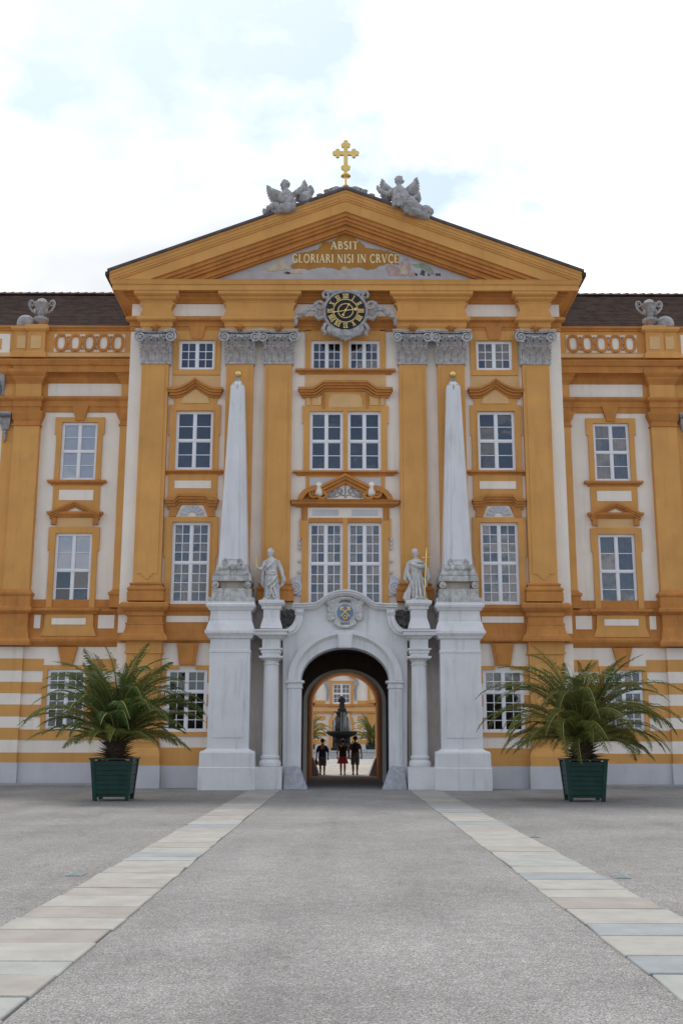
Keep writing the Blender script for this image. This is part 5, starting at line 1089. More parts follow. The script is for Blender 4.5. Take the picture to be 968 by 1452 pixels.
for u in (350, 400, 450): q.tube([L(A6(u, 300, YA-.3)), L(A6(u-5, 400, YA-.42)), L(A6(u-20, 500, YA-.42))], .06, 7)
feathers(T, L(A6(320, 430, -.5)), L(A6(195, 195, -.5)), .78, 0); feathers(T, L(A6(490, 420, -.5)), L(A6(610, 175, -.5)), .85, 0)
q.tube([L(A6(640, 330, .1+YA)), L(A6(660, 420, .1+YA)), L(A6(630, 470, .1+YA))], [.15, .14, .06], 8)
carve('figure', q, .024, STONE, T, 1, .022, 9)

# ------------------------------------------------------------------ cross on the apex
zx = za+.10
C_ = thing('gilded_cross', 'gilded trefoil cross on a small stone mount at the apex of the pediment', 'cross', (0, -.35, zx))
q = M()
q.slabpoly([(-.55, -.4), (.55, -.4), (.55, .4), (-.55, .4)], -.20, .05); q.loft([[(-a, -.35*a/.6, z), (a, -.35*a/.6, z), (a, .35*a/.6, z), (-a, .35*a/.6, z)] for a, z in ((.50, .05), (.40, .12), (.22, .22), (.1, .28))]); 
q.build('stone_mount', STONE, C_)
q = M()
for s in (-1, 1):
    q = M()
    for px, r, rr in ((19, 268.5, .15), (26, 270.5, .13), (36, 276.5, .11), (13, 266.5, .14)):
        x, z = hx(px, r, -.6)*s, hz(r, -.6)-zx; q.ball((x, -.1, z-.1), (rr*1.25, .25, rr), 12)
        q.tube([(x+s*.14*cos(a), -.30, z-.1+.1*sin(a)) for a in [.4+k*.5 for k in range(9)]], .05, 6)
    q.build('scroll_crest', STONE, C_, smooth=True)
zt_x = hz(194.5, -.6)-zx; za_x = hz(213, -.6)-zx; zb_x = hz(238, -.6)-zx; hwx = hx(17.5, 213, -.6)
q = M()
w0 = .085
q.box(-w0, w0, -.05, .05, zb_x, zt_x-.18); q.box(-hwx-.05+.2, -w0, -.05, .05, za_x-w0, za_x+w0); q.box(w0, hwx+.05-.2, -.05, .05, za_x-w0, za_x+w0)
def trefoil(cx, cz, dx, dz):
    r = .095
    for ex, ez in ((dx*.08, dz*.08), (dz*.10-dx*.04, dx*.10-dz*.04), (-dz*.10-dx*.04, -dx*.10-dz*.04)):
        n = 16; q.prism([(cx+ex+r*cos(2*pi*k/n), cz+ez+r*sin(2*pi*k/n)) for k in range(n)], -.052-.001*abs(ex+2*ez), .052)
trefoil(0, zt_x-.18, 0, 1); trefoil(-hwx+.13, za_x, -1, 0); trefoil(hwx-.13, za_x, 1, 0); trefoil(0, zb_x+.10, 0, -1)
q.build('cross_body', GOLD, C_)
q = M(); q.lathe([(.10, .24), (.14, .3), (.06, .36), (.05, .62), (.05, .7), (.2, .74), (.2, .78), (.06, .82), (.05, zb_x-.3), (.12, zb_x-.22), (.06, zb_x-.12), (.05, zb_x)], (0, 0, 0), 16); q.build('spindle', GOLD, C_, smooth=True)

# ------------------------------------------------------------------ clock
YK = -.62; ZK = hz(442, YK); RK = hx(27.8, 442, YK)
K = thing('wall_clock', 'black round clock with gold Roman numerals in a carved grey cartouche', 'clock', (0, YK, ZK))
q = M(); n = 48
ringp = lambda r, n=48: [(r*cos(2*pi*k/n), r*sin(2*pi*k/n)) for k in range(n)]
q.tube([(1.07*RK*cos(2*pi*k/40), -.02, 1.07*RK*sin(2*pi*k/40)) for k in range(41)], .075, 8)
q.ring(ringp(RK*1.14), ringp(RK*.9), -.05, .3)
px = 1.0/27.8*RK                                             # one photo pixel at the dial
def scroll(cx, cz, r, t0, turns, d, w0=.07, n=20): 
    q.tube([(d*(cx+r*(1-.8*k/n)*sin(t0+turns*2*pi*k/n)), -.03-.06*k/n, cz+r*(1-.8*k/n)*cos(t0+turns*2*pi*k/n)) for k in range(n+1)], [w0*(1-.5*k/n) for k in range(n+1)], 7)
for s in (-1, 1):
    scroll(27*px, 24*px, 7*px, -1.0, 1.2, s); q.tube([(s*8*px, .0, 30*px), (s*18*px, -.04, 28.5*px), (s*26*px, -.04, 29*px)], [.12, .1, .08], 7)
    scroll(36*px, 7*px, 9*px, 2.6, -1.3, s, .085); q.tube([(s*30*px, 0, -8*px), (s*38*px, -.06, -12*px), (s*44*px, -.04, -6*px), (s*40*px, 0, 0)], [.08, .09, .07, .04], 7)
    q.tube([(s*42*px, 0, 10*px), (s*50*px, -.05, 4*px), (s*60*px, -.06, -3*px), (s*68*px, -.04, -7*px), (s*70*px, 0, -14*px)], [.09, .085, .075, .06, .04], 8)
    random.seed(21)
    for k in range(16): f = k/15; q.ball((s*(40+28*f)*px, -.08, (9-17*f+random.uniform(-6, 6)*(1-.5*f))*px), (.075, .06, .055), 7)
    for k in range(3): q.ball((s*70*px, -.03, (-11-4*k)*px), (.10-.015*k, .07, .09), 7)
    q.tube([(s*28*px, 0, -18*px), (s*32*px, -.05, -27*px), (s*28*px, -.06, -34*px), (s*31*px, -.03, -37*px)], [.08, .09, .075, .04], 8)
    q.tube([(s*24*px, 0, -24*px), (s*20*px, -.06, -33*px), (s*10*px, -.08, -37*px), (s*3*px, -.05, -42*px)], [.09, .11, .09, .06], 8)
    for k in range(6): q.tube([(s*(24-3.6*k)*px, -.05, (-23-1.8*k)*px), (s*(25-4*k)*px, -.13, (-30-1.5*k)*px), (s*(22-3.6*k)*px, -.07, (-34-1.8*k)*px)], [.05, .06, .03], 6)
q.tube([(0, 0, -30*px), (0, -.08, -38*px), (0, -.04, -45*px)], [.16, .13, .04], 8)
for k in range(9): q.ball(((k-4)*3.4*px, -.04, (29.5-.25*(k-4)**2)*px), (.1, .07, .09), 7)
carve('cartouche', q, .019, STONE, K, 1, .014, 12)
q = M(); q.prism(ringp(RK), -.10, -.02); q.build('dial', BLACK, K)
q = M(); q.ring(ringp(RK*.64, 40), ringp(RK*.60, 40), -.112, -.099); q.build('chapter_ring', GOLDP, K)
q = M(); q.ring(ringp(RK*.40, 36), ringp(RK*.36, 36), -.113, -.099); q.build('inner_ring', GOLDP, K)
rom = ['XII', 'I', 'II', 'III', 'IIII', 'V', 'VI', 'VII', 'VIII', 'IX', 'X', 'XI']
for i, tx in enumerate(rom):
    a0 = 2*pi*i/12; q = M(); wd = {'I': .075, 'V': .15, 'X': .15}; tot = sum(wd[c] for c in tx); x = -tot/2; lv = 0
    def add_st(xa, za_, xb, zb_, t):
        global lv_
        d = Vector((xb-xa, zb_-za_)); nn = Vector((-d.y, d.x)).normalized()*t/2; pts = []
        for p in (Vector((xa, za_))-nn, Vector((xa, za_))+nn, Vector((xb, zb_))+nn, Vector((xb, zb_))-nn):
            r = .80+p.y; pts.append((RK*(p.x*cos(a0)+r*sin(a0)), RK*(-p.x*sin(a0)+r*cos(a0))))
        lv_ += 1; q.prism(pts, -.108-.0012*lv_, -.099)
    lv_ = 0; h = .115
    for c in tx:
        w_ = wd[c]; m_ = x+w_/2
        if c == 'I': add_st(m_, -h, m_, h, .042)
        if c == 'V': add_st(m_-.05, h, m_, -h, .042); add_st(m_+.05, h, m_, -h, .022)
        if c == 'X': add_st(m_-.055, h, m_+.055, -h, .042); add_st(m_+.055, h, m_-.055, -h, .022)
        x += w_
    add_st(-tot/2-.01, h, tot/2+.01, h, .02); add_st(-tot/2-.01, -h, tot/2+.01, -h, .02)
    q.build('numeral', GOLDP, K)
def clock_hand(ang, Ln, tail, w_, y):
    q = M(); R2 = lambda x, z: (RK*(x*cos(ang)+z*sin(ang)), RK*(-x*sin(ang)+z*cos(ang)))
    q.prism([R2(-w_/2, -tail), R2(w_/2, -tail), R2(w_*.6, Ln*.72), R2(w_*2.0, Ln*.76), R2(w_*2.4, Ln*.86), R2(w_*.9, Ln*.9), R2(0, Ln), R2(-w_*.9, Ln*.9), R2(-w_*2.4, Ln*.86), R2(-w_*2.0, Ln*.76), R2(-w_*.6, Ln*.72)], y-.01, y)
    q.prism([R2(.055*cos(2*pi*k/14), -tail+.055*sin(2*pi*k/14)) for k in range(14)], y-.013, y); q.build('clock_hand', GOLDP, K)
clock_hand(radians(82), .62, .60, .036, -.125); clock_hand(radians(207), .34, .36, .036, -.14)
q = M(); q.lathe([(.05, 0), (.05, .02), (.02, .035)], (0, 0, 0), 12); q.v = [(a, -.14-c, b) for a, b, c in q.v]; q.build('boss', GOLDP, K)

# ------------------------------------------------------------------ urns and stone balls on the parapets
def urn_mesh():
    q = M(); k = hx(38.5, 440, 1.6)/2/.56
    q.lathe([(.24, 0), (.25, .05), (.18, .08), (.11, .13), (.10, .17), (.14, .20), (.24, .25), (.27, .31), (.24, .37), (.14, .41), (.12, .45), (.17, .49), (.19, .56), (.20, .64), (.25, .74), (.33, .82), (.33, .86), (.25, .88), (.20, .93), (.17, .98), (.08, 1.02), (.02, 1.03)], (0, 0, 0), 24)
    for s in (-1, 1):
        n = 20; q.tube([(s*.16, 0, .54), (s*.28, 0, .57), (s*.40, 0, .64), (s*.49, 0, .75)]+[(s*(.41+.12*(1-.75*t/n)*cos(t*.42)), 0, .86+.12*(1-.75*t/n)*sin(t*.42)) for t in range(n)], [.035, .04, .04, .036]+[.034-.016*t/n for t in range(n)], 8)
        q.ball((s*.22, -.1, .58), (.08, .08, .1), 8)
    for a in [2*pi*t/12 for t in range(12)]: q.ball((.265*cos(a), .265*sin(a), .32), (.04, .04, .07), 6)
    for a in [2*pi*t/8+.3 for t in range(8)]: q.ball((.20*cos(a), .20*sin(a), .62), (.05, .05, .07), 6)
    return q
um = urn_mesh()
UM = um.mesh('vase', STONE, smooth=True)
for s, w_ in ((-1, 'wing with white blinds'), (1, 'wing with grey curtains')):
    zu = hz(462, 1.5); sc = (hz(423.5, 1.9)-zu)/1.03
    o_ = link('stone_urn', UM, None, (s*12.53, 1.95, zu)); o_.scale = (sc*.78, sc*.78, sc); tag(o_, f'scroll-handled grey stone urn on the parapet of the {w_}', 'urn', 'urns on the parapets')
    q = M(s); zq = hz(464.4, 1.5); q.ball((0, 0, .34), (.37, .37, .36), 22); q.box(-.32, .32, -.32, .3, 0, .06); q.build
    T = q.build('stone_ball', STONE, None, smooth=True, loc=(s*13.15, 2.0, zq)); tag(T, f'weathered grey stone ball next to the urn on the {w_}', 'stone ball', 'balls on the parapets')
# ------------------------------------------------------------------ ground
def sheet(name, x0, x1, y0, y1, z, m, kind='structure', n=1):
    q = M(); q.add([(x0, y0, z), (x1, y0, z), (x1, y1, z), (x0, y1, z)], [(0, 1, 2, 3)]); o = q.build(name, m); o['kind'] = kind; return o
sheet('gravel_ground', -400, 400, -400, 400, 0, GRAVEL)
XI, XO = 2.22, 3.26
sheet('gravel_path', -XI, XI, -120, -.02, .006, RESIN)
sheet('passage_floor', -1.9, 1.9, -.02, 15.0, .008, FLOORST)
sheet('courtyard_ground', -60, 60, 15.002, 94, .006, COURT)
PAVM = [mat('paving_slab_%s' % n_, c, .85, .13, 2.2, streak=0, speck=.4, dirt=tuple(v*.72 for v in c), bump=.3, bscale=60) for n_, c in (('warm_beige', (.325, .305, .28)), ('pale', (.345, .335, .31)), ('greenish', (.318, .328, .312)), ('blue_grey', (.270, .287, .300)), ('brownish', (.305, .278, .256)), ('grey', (.295, .29, .28)))]
bedm = mat('joint_sand', (.09, .085, .08), .95, .3, 10)
def row_dist(r): return CZ/tan(-(PITCH+atan((726-r)/F)))
def strip(sgn, rows):
    P = sheet('paving_strip', *((XI-.01, XO+.01) if sgn > 0 else (-XO-.01, -XI+.01)), -90, -1.45, .003, bedm)
    ys = [CY+row_dist(r) for r, c in rows]; cs = [c for r, c in rows]; random.seed(5+sgn)
    y = ys[0]; pre = []
    while y > -44: d = random.uniform(.45, .75); y -= d; pre.append(y)
    ys = pre[::-1]+ys; cs = [random.randrange(6) for _ in pre]+cs
    y = ys[-1]; 
    while y < -1.5: y += random.uniform(.42, .8); ys.append(min(y, -1.46)); cs.append(random.choice((0, 1, 2, 4, 5, 5, 3)))
    for i in range(len(ys)-1):
        a, c = ys[i]+.013, ys[i+1]-.013
        if c-a < .12: continue
        x0, x1 = (XI, XO) if sgn > 0 else (-XO, -XI); j = lambda: random.uniform(-.02, .02); z = .022+random.uniform(-.004, .004)
        q = M(); e = .008; P4 = [(x0+j(), a), (x1+j(), a), (x1+j(), c), (x0+j(), c)]; cx, cy = (x0+x1)/2, (a+c)/2
        ins = [(px+(e if px < cx else -e), py+(e if py < cy else -e)) for px, py in P4]; tl = [random.uniform(-.003, .003) for _ in range(4)]
        q.loft([[(px-cx, py-cy, -.02) for px, py in P4], [(px-cx, py-cy, z-.008+t) for (px, py), t in zip(P4, tl)], [(px-cx, py-cy, z+t) for (px, py), t in zip(ins, tl)]])
        o = q.build('paving_slab', PAVM[cs[i]], P, loc=(cx, cy, .004))
W_, P_, Gn, B_l, Br, Gy = 0, 1, 2, 3, 4, 5
strip(-1, [(1452, 2), (1420, 0), (1389, 2), (1369, 1), (1342.5, 4), (1323.5, 1), (1306.5, 4), (1290, 1), (1273.5, 0), (1262.5, 0), (1250, 1), (1241.5, 0), (1232.5, 1), (1223.5, 2), (1218, 3), (1211, 1), (1204, 0), (1197.5, 1), (1190, 1), (1183, 0), (1177, 3), (1171, 1), (1165, 0), (1159, 4)])
strip(1, [(1452, 2), (1422, 2), (1384.5, 3), (1359, 1), (1330.5, 3), (1312.5, 1), (1291, 4), (1275, 1), (1263, 1), (1249, 3), (1240, 1), (1230.5, 2), (1222, 2), (1214.5, 1), (1209.5, 0), (1202, 1), (1190, 1), (1180, 0), (1171, 3), (1166, 1), (1160, 0)])
# raised stone pavements along the wings
for s in (-1, 1):
    PV = M(); e = (8.52, 17.6) if s > 0 else (-17.6, -8.52); PV.box(e[0], e[1], .35, YW-.21, -.02, .06)
    o = PV.build('stone_pavement', FLOORST); o['kind'] = 'structure'
    random.seed(30+s); x = 8.54
    while x < 17.4:
        wd = random.uniform(.7, 1.3); q = M(s); q.box(x+.008, min(x+wd, 17.58)-.008, .36, YW-.22, .05, .085+random.uniform(-.004, .004)); q.build('paving_slab', PAVM[random.choice((5, 5, 0, 3))], o); x += wd
# flush glass ground lights
LGT = mat('ground_light_glass', (.24, .32, .325), .25, .1, 5, spec=.5); LGF = mat('steel_frame', (.25, .26, .27), .5, .1, 5)
for px_, r, lab in ((110, 1241, 'flush pale glass ground light in the gravel on the side of the upright palm'), (757, 1186, 'flush glass ground light in the gravel nearer to the gateway'), (880, 1243, 'flush bluish ground light in the gravel, farther from the gateway on the drooping palm side')):
    y = CY+row_dist(r); x = (px_-486)/F*((y-CY)*cos(PITCH)-CZ*sin(PITCH))+CX
    T = thing('ground_light', lab, 'ground light', (x, y, .0), 'lights set in the gravel')
    q = M(); q.box(-.10, .10, -.18, .18, .0, .010); q.build('frame', LGF, T); q = M(); q.box(-.075, .075, -.15, .15, .010, .014); q.build('lens', LGT, T)

# ------------------------------------------------------------------ planters and palms
def leaf_mat(name, c1, c2):
    m = bpy.data.materials.new(name); m.use_nodes = True; t = m.node_tree; b = t.nodes['Principled BSDF']
    b.inputs['Roughness'].default_value = .6; b.inputs['Specular IOR Level'].default_value = .12
    oi = N(t, 'ShaderNodeObjectInfo'); n = N(t, 'ShaderNodeTexNoise'); n.inputs['Scale'].default_value = 7.0; n.inputs['Detail'].default_value = 4
    g = N(t, 'ShaderNodeNewGeometry'); t.links.new(g.outputs['Position'], n.inputs['Vector'])
    f = mth(t, 'ADD', mth(t, 'MULTIPLY', oi.outputs['Random'], .6), mth(t, 'MULTIPLY', n.outputs['Fac'], .5), clamp=True)
    t.links.new(mixc(t, f, c1, c2), b.inputs['Base Color']); 
    tr = N(t, 'ShaderNodeBsdfTranslucent'); tr.inputs[0].default_value = (*[min(1, v*1.3) for v in c2], 1); mx = N(t, 'ShaderNodeMixShader'); mx.inputs[0].default_value = .22
    o = t.nodes['Material Output']; t.links.new(b.outputs[0], mx.inputs[1]); t.links.new(tr.outputs[0], mx.inputs[2]); t.links.new(mx.outputs[0], o.inputs[0]); return m
LEAFA = leaf_mat('palm_leaf_deep_green', (.024, .055, .013), (.090, .140, .032))
LEAFB = leaf_mat('palm_leaf_olive', (.050, .075, .015), (.150, .160, .036))
LEAFC = leaf_mat('palm_leaf_dry', (.12, .095, .03), (.24, .17, .06))
RACH = mat('palm_midrib', (.20, .17, .055), .6, .2, 6, coord='obj')
def frond_mesh(L_, a0, a1, name, mats, seed, wid=.58, npair=62, curl=1.7):
    """arching pinnate leaf: grows along +x, rises at angle a0 and ends at a1"""
    rnd = random.Random(seed); q = M(); n = 14; pts = [Vector((0, 0, 0))]; tan_ = []
    for i in range(n):
        t = (i+.5)/n; a = a0+(a1-a0)*t**curl; d = Vector((cos(a), .04*sin(t*3+seed), sin(a))); tan_.append(d.normalized()); pts.append(pts[-1]+d*L_/n)
    tan_.append(tan_[-1]); q.m = 1; q.tube(pts, [.032*(1-.88*i/n)+.003 for i in range(n+1)], 5); q.m = 0
    for k in range(npair):
        t = .12+.88*k/npair; f = t*n; i = min(int(f), n-1); p = pts[i].lerp(pts[i+1], f-i); d = tan_[i]
        up = Vector((-d.z, 0, d.x)); ln = wid*(sin(pi*min(1, (t*.93+.10)))**.55)*(1.0-.25*t)
        for s in (-1, 1):
            fw = .42+.6*t+rnd.uniform(-.12, .12); v = Vector((0, s, 0))*1.0+d*fw+up*(.55*(1-t)+rnd.uniform(-.13, .22)); v.normalize()
            l2 = ln*rnd.uniform(.8, 1.08); w_ = d.cross(v); w_ = d*.0078+up*.0055*s; m_ = p+v*l2*.5; e = p+v*l2+Vector((0, 0, -1))*l2*rnd.uniform(.15, .42)
            b_ = [p-w_*.6, p+w_*.6, m_+w_*1.25+Vector((0, 0, -.02*l2)), m_-w_*1.25+Vector((0, 0, -.02*l2)), e]
            q.add([tuple(x) for x in b_], [(0, 1, 2, 3), (3, 2, 4)])
    return q.mesh(name, mats)
def make_palm(loc, label, seed, up, greens, scale=1.0, count=98, group='potted palms'):
    rnd = random.Random(seed); T = thing('palm_tree', label, 'palm', loc, group)
    q = M(); q.lathe([(.17, 0), (.22, .1), (.26, .28), (.27, .46), (.22, .62), (.1, .74), (.02, .78)], (0, 0, 0), 14)
    for k in range(170):
        a = k*2.399; f = k/170; z = .04+.64*f; r = .23*(1-.25*f); el = radians(-8+62*f+rnd.uniform(-12, 12)); ln = rnd.uniform(.28, .52)
        c = Vector((cos(a)*r, sin(a)*r, z)); d = Vector((cos(a)*cos(el), sin(a)*cos(el), sin(el))); sd_ = Vector((-sin(a), cos(a), 0))*.042; u = d.cross(sd_).normalized()*.018
        q.add([tuple(c-sd_), tuple(c+u), tuple(c+sd_), tuple(c-u), tuple(c+d*ln)], [(0, 1, 4), (1, 2, 4), (2, 3, 4), (3, 0, 4)])
    q.build('trunk', BARK, T)
    var = {}
    specs = [(2.7, 85, 34), (3.0, 79, -6), (3.2, 71, -40), (3.15, 61, -58), (3.0, 49, -60), (2.7, 36, -52), (2.3, 22, -46)]
    for lv, (L_, a, c) in enumerate(specs):
        for v in range(2):
            m_ = greens[min(lv//2, len(greens)-1)] if v == 0 else greens[min((lv+1)//2, len(greens)-1)]
            var[(lv, v)] = frond_mesh(L_*scale*(1+.08*v), radians(a+up*.5), radians(c+up), 'frond', [m_, RACH], seed*31+lv*2+v, .53*scale)
    for k in range(count):
        f = k/count; lv = min(int((f**.9)*7), 6); az = k*2.399+rnd.uniform(-.3, .3)
        o = link('frond', var[(lv, rnd.randrange(2))], T, (.10*cos(az), .10*sin(az), .72-.20*f), (rnd.uniform(-.35, .35), rnd.uniform(-.10, .14), az)); s_ = rnd.uniform(.82, 1.08); o.scale = (s_, s_, s_)
    return T
def make_planter(loc, rz, label, group='slatted planters'):
    T = thing('planter', label, 'planter', loc, group); T.rotation_euler = (0, 0, rz)
    H = 1.14; wt, wb = .60, .515; hw = lambda z: wb+(wt-wb)*(z-.1)/(H-.1)
    for sx in (-1, 1):
        for sy in (-1, 1):
            q = M(); P4 = lambda c, z: [(sx*(c-.05)-.055, sy*(c-.05)-.055, z), (sx*(c-.05)+.055, sy*(c-.05)-.055, z), (sx*(c-.05)+.055, sy*(c-.05)+.055, z), (sx*(c-.05)-.055, sy*(c-.05)+.055, z)]
            q.loft([P4(hw(.0)-.01, .0), P4(hw(H), H)]); q.build('corner_post', GREEN, T)
    ns = 7; z0 = .17; hs = (H-.04-z0)/ns
    for k in range(ns):
        a, c = z0+hs*k+.006, z0+hs*(k+1)-.006
        for rot in range(4):
            q = M(); la, lc = hw(a)-.10, hw(c)-.10; ya, yc = -hw(a)+.025, -hw(c)+.025; p = random.uniform(-.004, .004)
            q.loft([[(-la, ya+p, a), (la, ya+p, a), (la, ya+.03, a), (-la, ya+.03, a)], [(-lc, yc+p, c), (lc, yc+p, c), (lc, yc+.03, c), (-lc, yc+.03, c)]])
            o = q.build('slat', GREEN, T); o.rotation_euler = (0, 0, rot*pi/2)
    q = M(); e = wt+.035
    for rot in range(4):
        q = M(); q.prism([(-e, H), (e, H), (e, H+.04), (-e, H+.04)] if rot % 2 == 0 else [(-e+.09, H), (e-.09, H), (e-.09, H+.04), (-e+.09, H+.04)], -e, -e+.09); o = q.build('rim', GREEN, T); o.rotation_euler = (0, 0, rot*pi/2)
    q = M(); q.box(-wt+.08, wt-.08, -wt+.08, wt-.08, H-.14, H-.05); q.build('soil', SOIL, T)
    q = M(); q.loft([[(-a, -a, z), (a, -a, z), (a, a, z), (-a, a, z)] for a, z in ((wb-.08, .14), (wt-.09, H-.1))]); q.build('liner', GUTTER, T)
    for s in (-1, 1):
        q = M(); q.tube([(s*.22, -wt+.045, .62), (s*.22, -wt-.0, .62)], .02, 6) if 0 else q.box(-wb+.1, wb-.1, s*(wb-.07)-.02, s*(wb-.07)+.02, .10, .155); q.build('foot_rail', GREEN, T)
    return T
PL = [(-6.66, -7.85), (6.86, -7.85)]
make_planter((*PL[0], .01), radians(2), 'dark green slatted planter holding the deep green upright palm')
make_planter((*PL[1], .01), radians(-3), 'dark green slatted planter holding the olive drooping palm')
make_palm((*PL[0], 1.09), 'deep green palm with upright fronds, in front of the wing with white blinds', 3, 6, [LEAFA, LEAFA, LEAFA, LEAFB], .97)
make_palm((*PL[1], 1.09), 'olive green palm with drooping fronds, in front of the wing with grey curtains', 8, -8, [LEAFA, LEAFB, LEAFB, LEAFB], 1.03)

# ------------------------------------------------------------------ people walking out of the passage
SKIN = mat('skin', (.46, .27, .19), .6, .08, 8); HAIR = mat('dark_hair', (.02, .014, .011), .6, .2, 20); NAVY = mat('navy_cloth', (.03, .045, .12), .9, .15, 8)
GREYC = mat('grey_shorts_cloth', (.12, .125, .14), .9, .15, 8); REDC = mat('red_cloth', (.42, .06, .09), .9, .15, 8); BLK = mat('black_cloth', (.015, .014, .016), .9, .2, 8); BROWNC = mat('brown_cloth', (.14, .10, .075), .9, .2, 8); PACK = mat('dark_backpack_fabric', (.03, .028, .032), .85, .2, 8); REDB = mat('red_bag_fabric', (.45, .06, .07), .8, .1, 8)
def person(label, x, y, h, legs, arms, top, topm, low, lowm, longhair=False, skirt=False):
    """adult seen from behind (faces +y). legs: (hip sway, foot forward) pairs; arms: list of (elbow, wrist) offsets from the shoulder"""
    k = h/1.75; T = thing('person', label, 'person', (x, y, .008), 'people leaving through the passage'); V3 = lambda a: tuple(Vector(a)*k)
    q = M(); tb = lambda pts, r: q.tube([V3(p) for p in pts], [v*k for v in r], 10)
    tb([(0, 0, .86), (0, 0, .98), (0, -.01, 1.12), (0, -.02, 1.28), (0, -.01, 1.40), (0, 0, 1.46)], [.13, .155, .13, .155, .14, .07]); 
    for s in (-1, 1): q.ball(V3((s*.09, -.02, 1.30)), (.10*k, .10*k, .16*k), 10); q.ball(V3((s*.075, -.02, .93)), (.09*k, .11*k, .10*k), 10)
    tb([(0, 0, 1.42), (0, .015, 1.53)], [.062, .055])
    head(q, V3((0, .02, 1.635)), .098*k, pi, None)
    for s, (kn, an) in zip((-1, 1), legs):
        tb([(s*.09, 0, .92), (s*.095, kn*.5, .70), (s*.095, kn, .49), (s*.095, (kn+an)/2-.025, .33), (s*.09, an, .09)], [.096, .086, .060, .062, .040])
        tb([(s*.09, an-.06, .045), (s*.093, an+.05, .04), (s*.10, an+.17, .03)], [.04, .042, .03])
    W2 = []
    for s, (el_, wr) in zip((-1, 1), arms):
        sh = Vector((s*.185, -.005, 1.38)); e = sh+Vector(el_); w2 = e+Vector(wr); tb([sh, (sh+e)/2, e, (e+w2)/2, w2], [.056, .047, .039, .036, .027]); 
        W2.append(w2); d = Vector(wr).normalized(); hand(q, tuple((w2+d*.05)*k), tuple(d), (0, 1, 0), k*.95)
    body = carve('body', q, .011, SKIN, T, 2)
    if topm:
        q = M(); sl_ = top
        q.loft([[V3((rx*cos(a)*(1+.04*cos(6*a)), ry*sin(a)*(1+.05*cos(5*a+1))-.01, z)) for a in [2*pi*i/24 for i in range(24)]] for z, rx, ry in ((.88, .185, .15), (1.0, .18, .15), (1.12, .17, .145), (1.28, .205, .15), (1.38, .20, .13), (1.44, .13, .10), (1.475, .072, .075))])
        for s, (el_, wr) in zip((-1, 1), arms):
            sh = Vector((s*.185, -.005, 1.38)); e = sh+Vector(el_)*sl_; q.tube([V3(p) for p in (sh+Vector((-s*.04, 0, .02)), (sh+e)/2, e)], [.075*k, .070*k, .066*k], 12)
        carve('shirt', q, .014, topm, T, 1, .006, 12)
    q = M()
    if skirt:
        q.loft([[V3((rx*cos(a)*(1+.10*cos(7*a+z*4)*(1.0-z)*2), ry*sin(a)*(1+.1*cos(7*a+z*4)*(1-z)*2), z)) for a in [2*pi*i/42 for i in range(42)]] for z, rx, ry in ((.56, .285, .24), (.66, .25, .215), (.8, .215, .18), (.95, .18, .155), (1.04, .16, .14))])
    else:
        q.loft([[V3((rx*cos(a), ry*sin(a), z)) for a in [2*pi*i/20 for i in range(20)]] for z, rx, ry in ((.84, .185, .15), (.92, .19, .155), (1.02, .17, .145))])
        for s, (kn, an) in zip((-1, 1), legs): q.tube([V3(p) for p in ((s*.09, 0, .90), (s*.10, kn*.5, .70), (s*.10, kn*.95, low))], [.105*k, .102*k, .094*k], 12)
    carve('skirt' if skirt else 'shorts', q, .014, lowm, T, 1, .006, 12)
    q = M(); c = V3((0, .02, 1.66)); q.ball((c[0], c[1]-.012*k, c[2]+.01*k), (.105*k, .112*k, .112*k), 14)
    if longhair: q.ball(V3((0, -.085, 1.72)), (.05*k, .05*k, .05*k), 10)
    carve('hair', q, .012, HAIR, T, 1, .012, 25)
    for s, (kn, an) in zip((-1, 1), legs):
        q = M(); q.tube([V3((s*.09, an-.075, .035)), V3((s*.093, an+.05, .04)), V3((s*.10, an+.185, .03))], [.046*k, .05*k, .036*k], 10); q.build('shoe', BLK, T, smooth='all')
    return T, W2, k
YP = 14.05; xw = lambda px: (px-486)/F*((YP-CY)*cos(PITCH)-CZ*sin(PITCH))+CX
T, w2, k = person('man in navy shirt and grey shorts walking away, red bag in hand', xw(458), YP, 1.72, [(.06, -.02), (.10, .10)], [((-.09, -.03, -.28), (-.02, .06, -.25)), ((.10, -.03, -.28), (.0, .06, -.25))], .95, NAVY, .45, GREYC)
hp = (w2[0]+Vector((-.02, .0, -.08)))*k
q = M(); q.loft([[(a*cos(t), b_*sin(t), z) for t in [2*pi*i/14 for i in range(14)]] for z, a, b_ in ((-.30, .05, .04), (-.27, .10, .07), (-.16, .115, .08), (-.07, .07, .05), (-.04, .05, .03))]); q.tube([(-.05, 0, -.06), (-.03, 0, .0), (.03, 0, .0), (.05, 0, -.06)], .012, 6)
tag(q.build('bag', REDB, None, smooth=True, loc=(xw(458)+hp.x, YP+hp.y, hp.z+.008)), 'small red bag held by the man in the navy shirt', 'bag')
T, w2, k = person('woman in a red skirt and dark top walking between two men', xw(487), YP, 1.70, [(.05, .0), (.12, .12)], [((-.10, .02, -.27), (.02, .10, -.22)), ((.10, .0, -.27), (.06, .08, -.22))], .15, BLK, .5, REDC, True, True)
q = M()
q.loft([[(.145*cos(t)*f, -.16+.085*sin(t)*f-.04*0, z) for t in [2*pi*i/16 for i in range(16)]] for z, f in ((.98, .75), (1.02, .98), (1.15, 1.05), (1.30, 1.0), (1.38, .8), (1.41, .45))])
bp = q.build('bag_body', PACK, None, smooth=True)
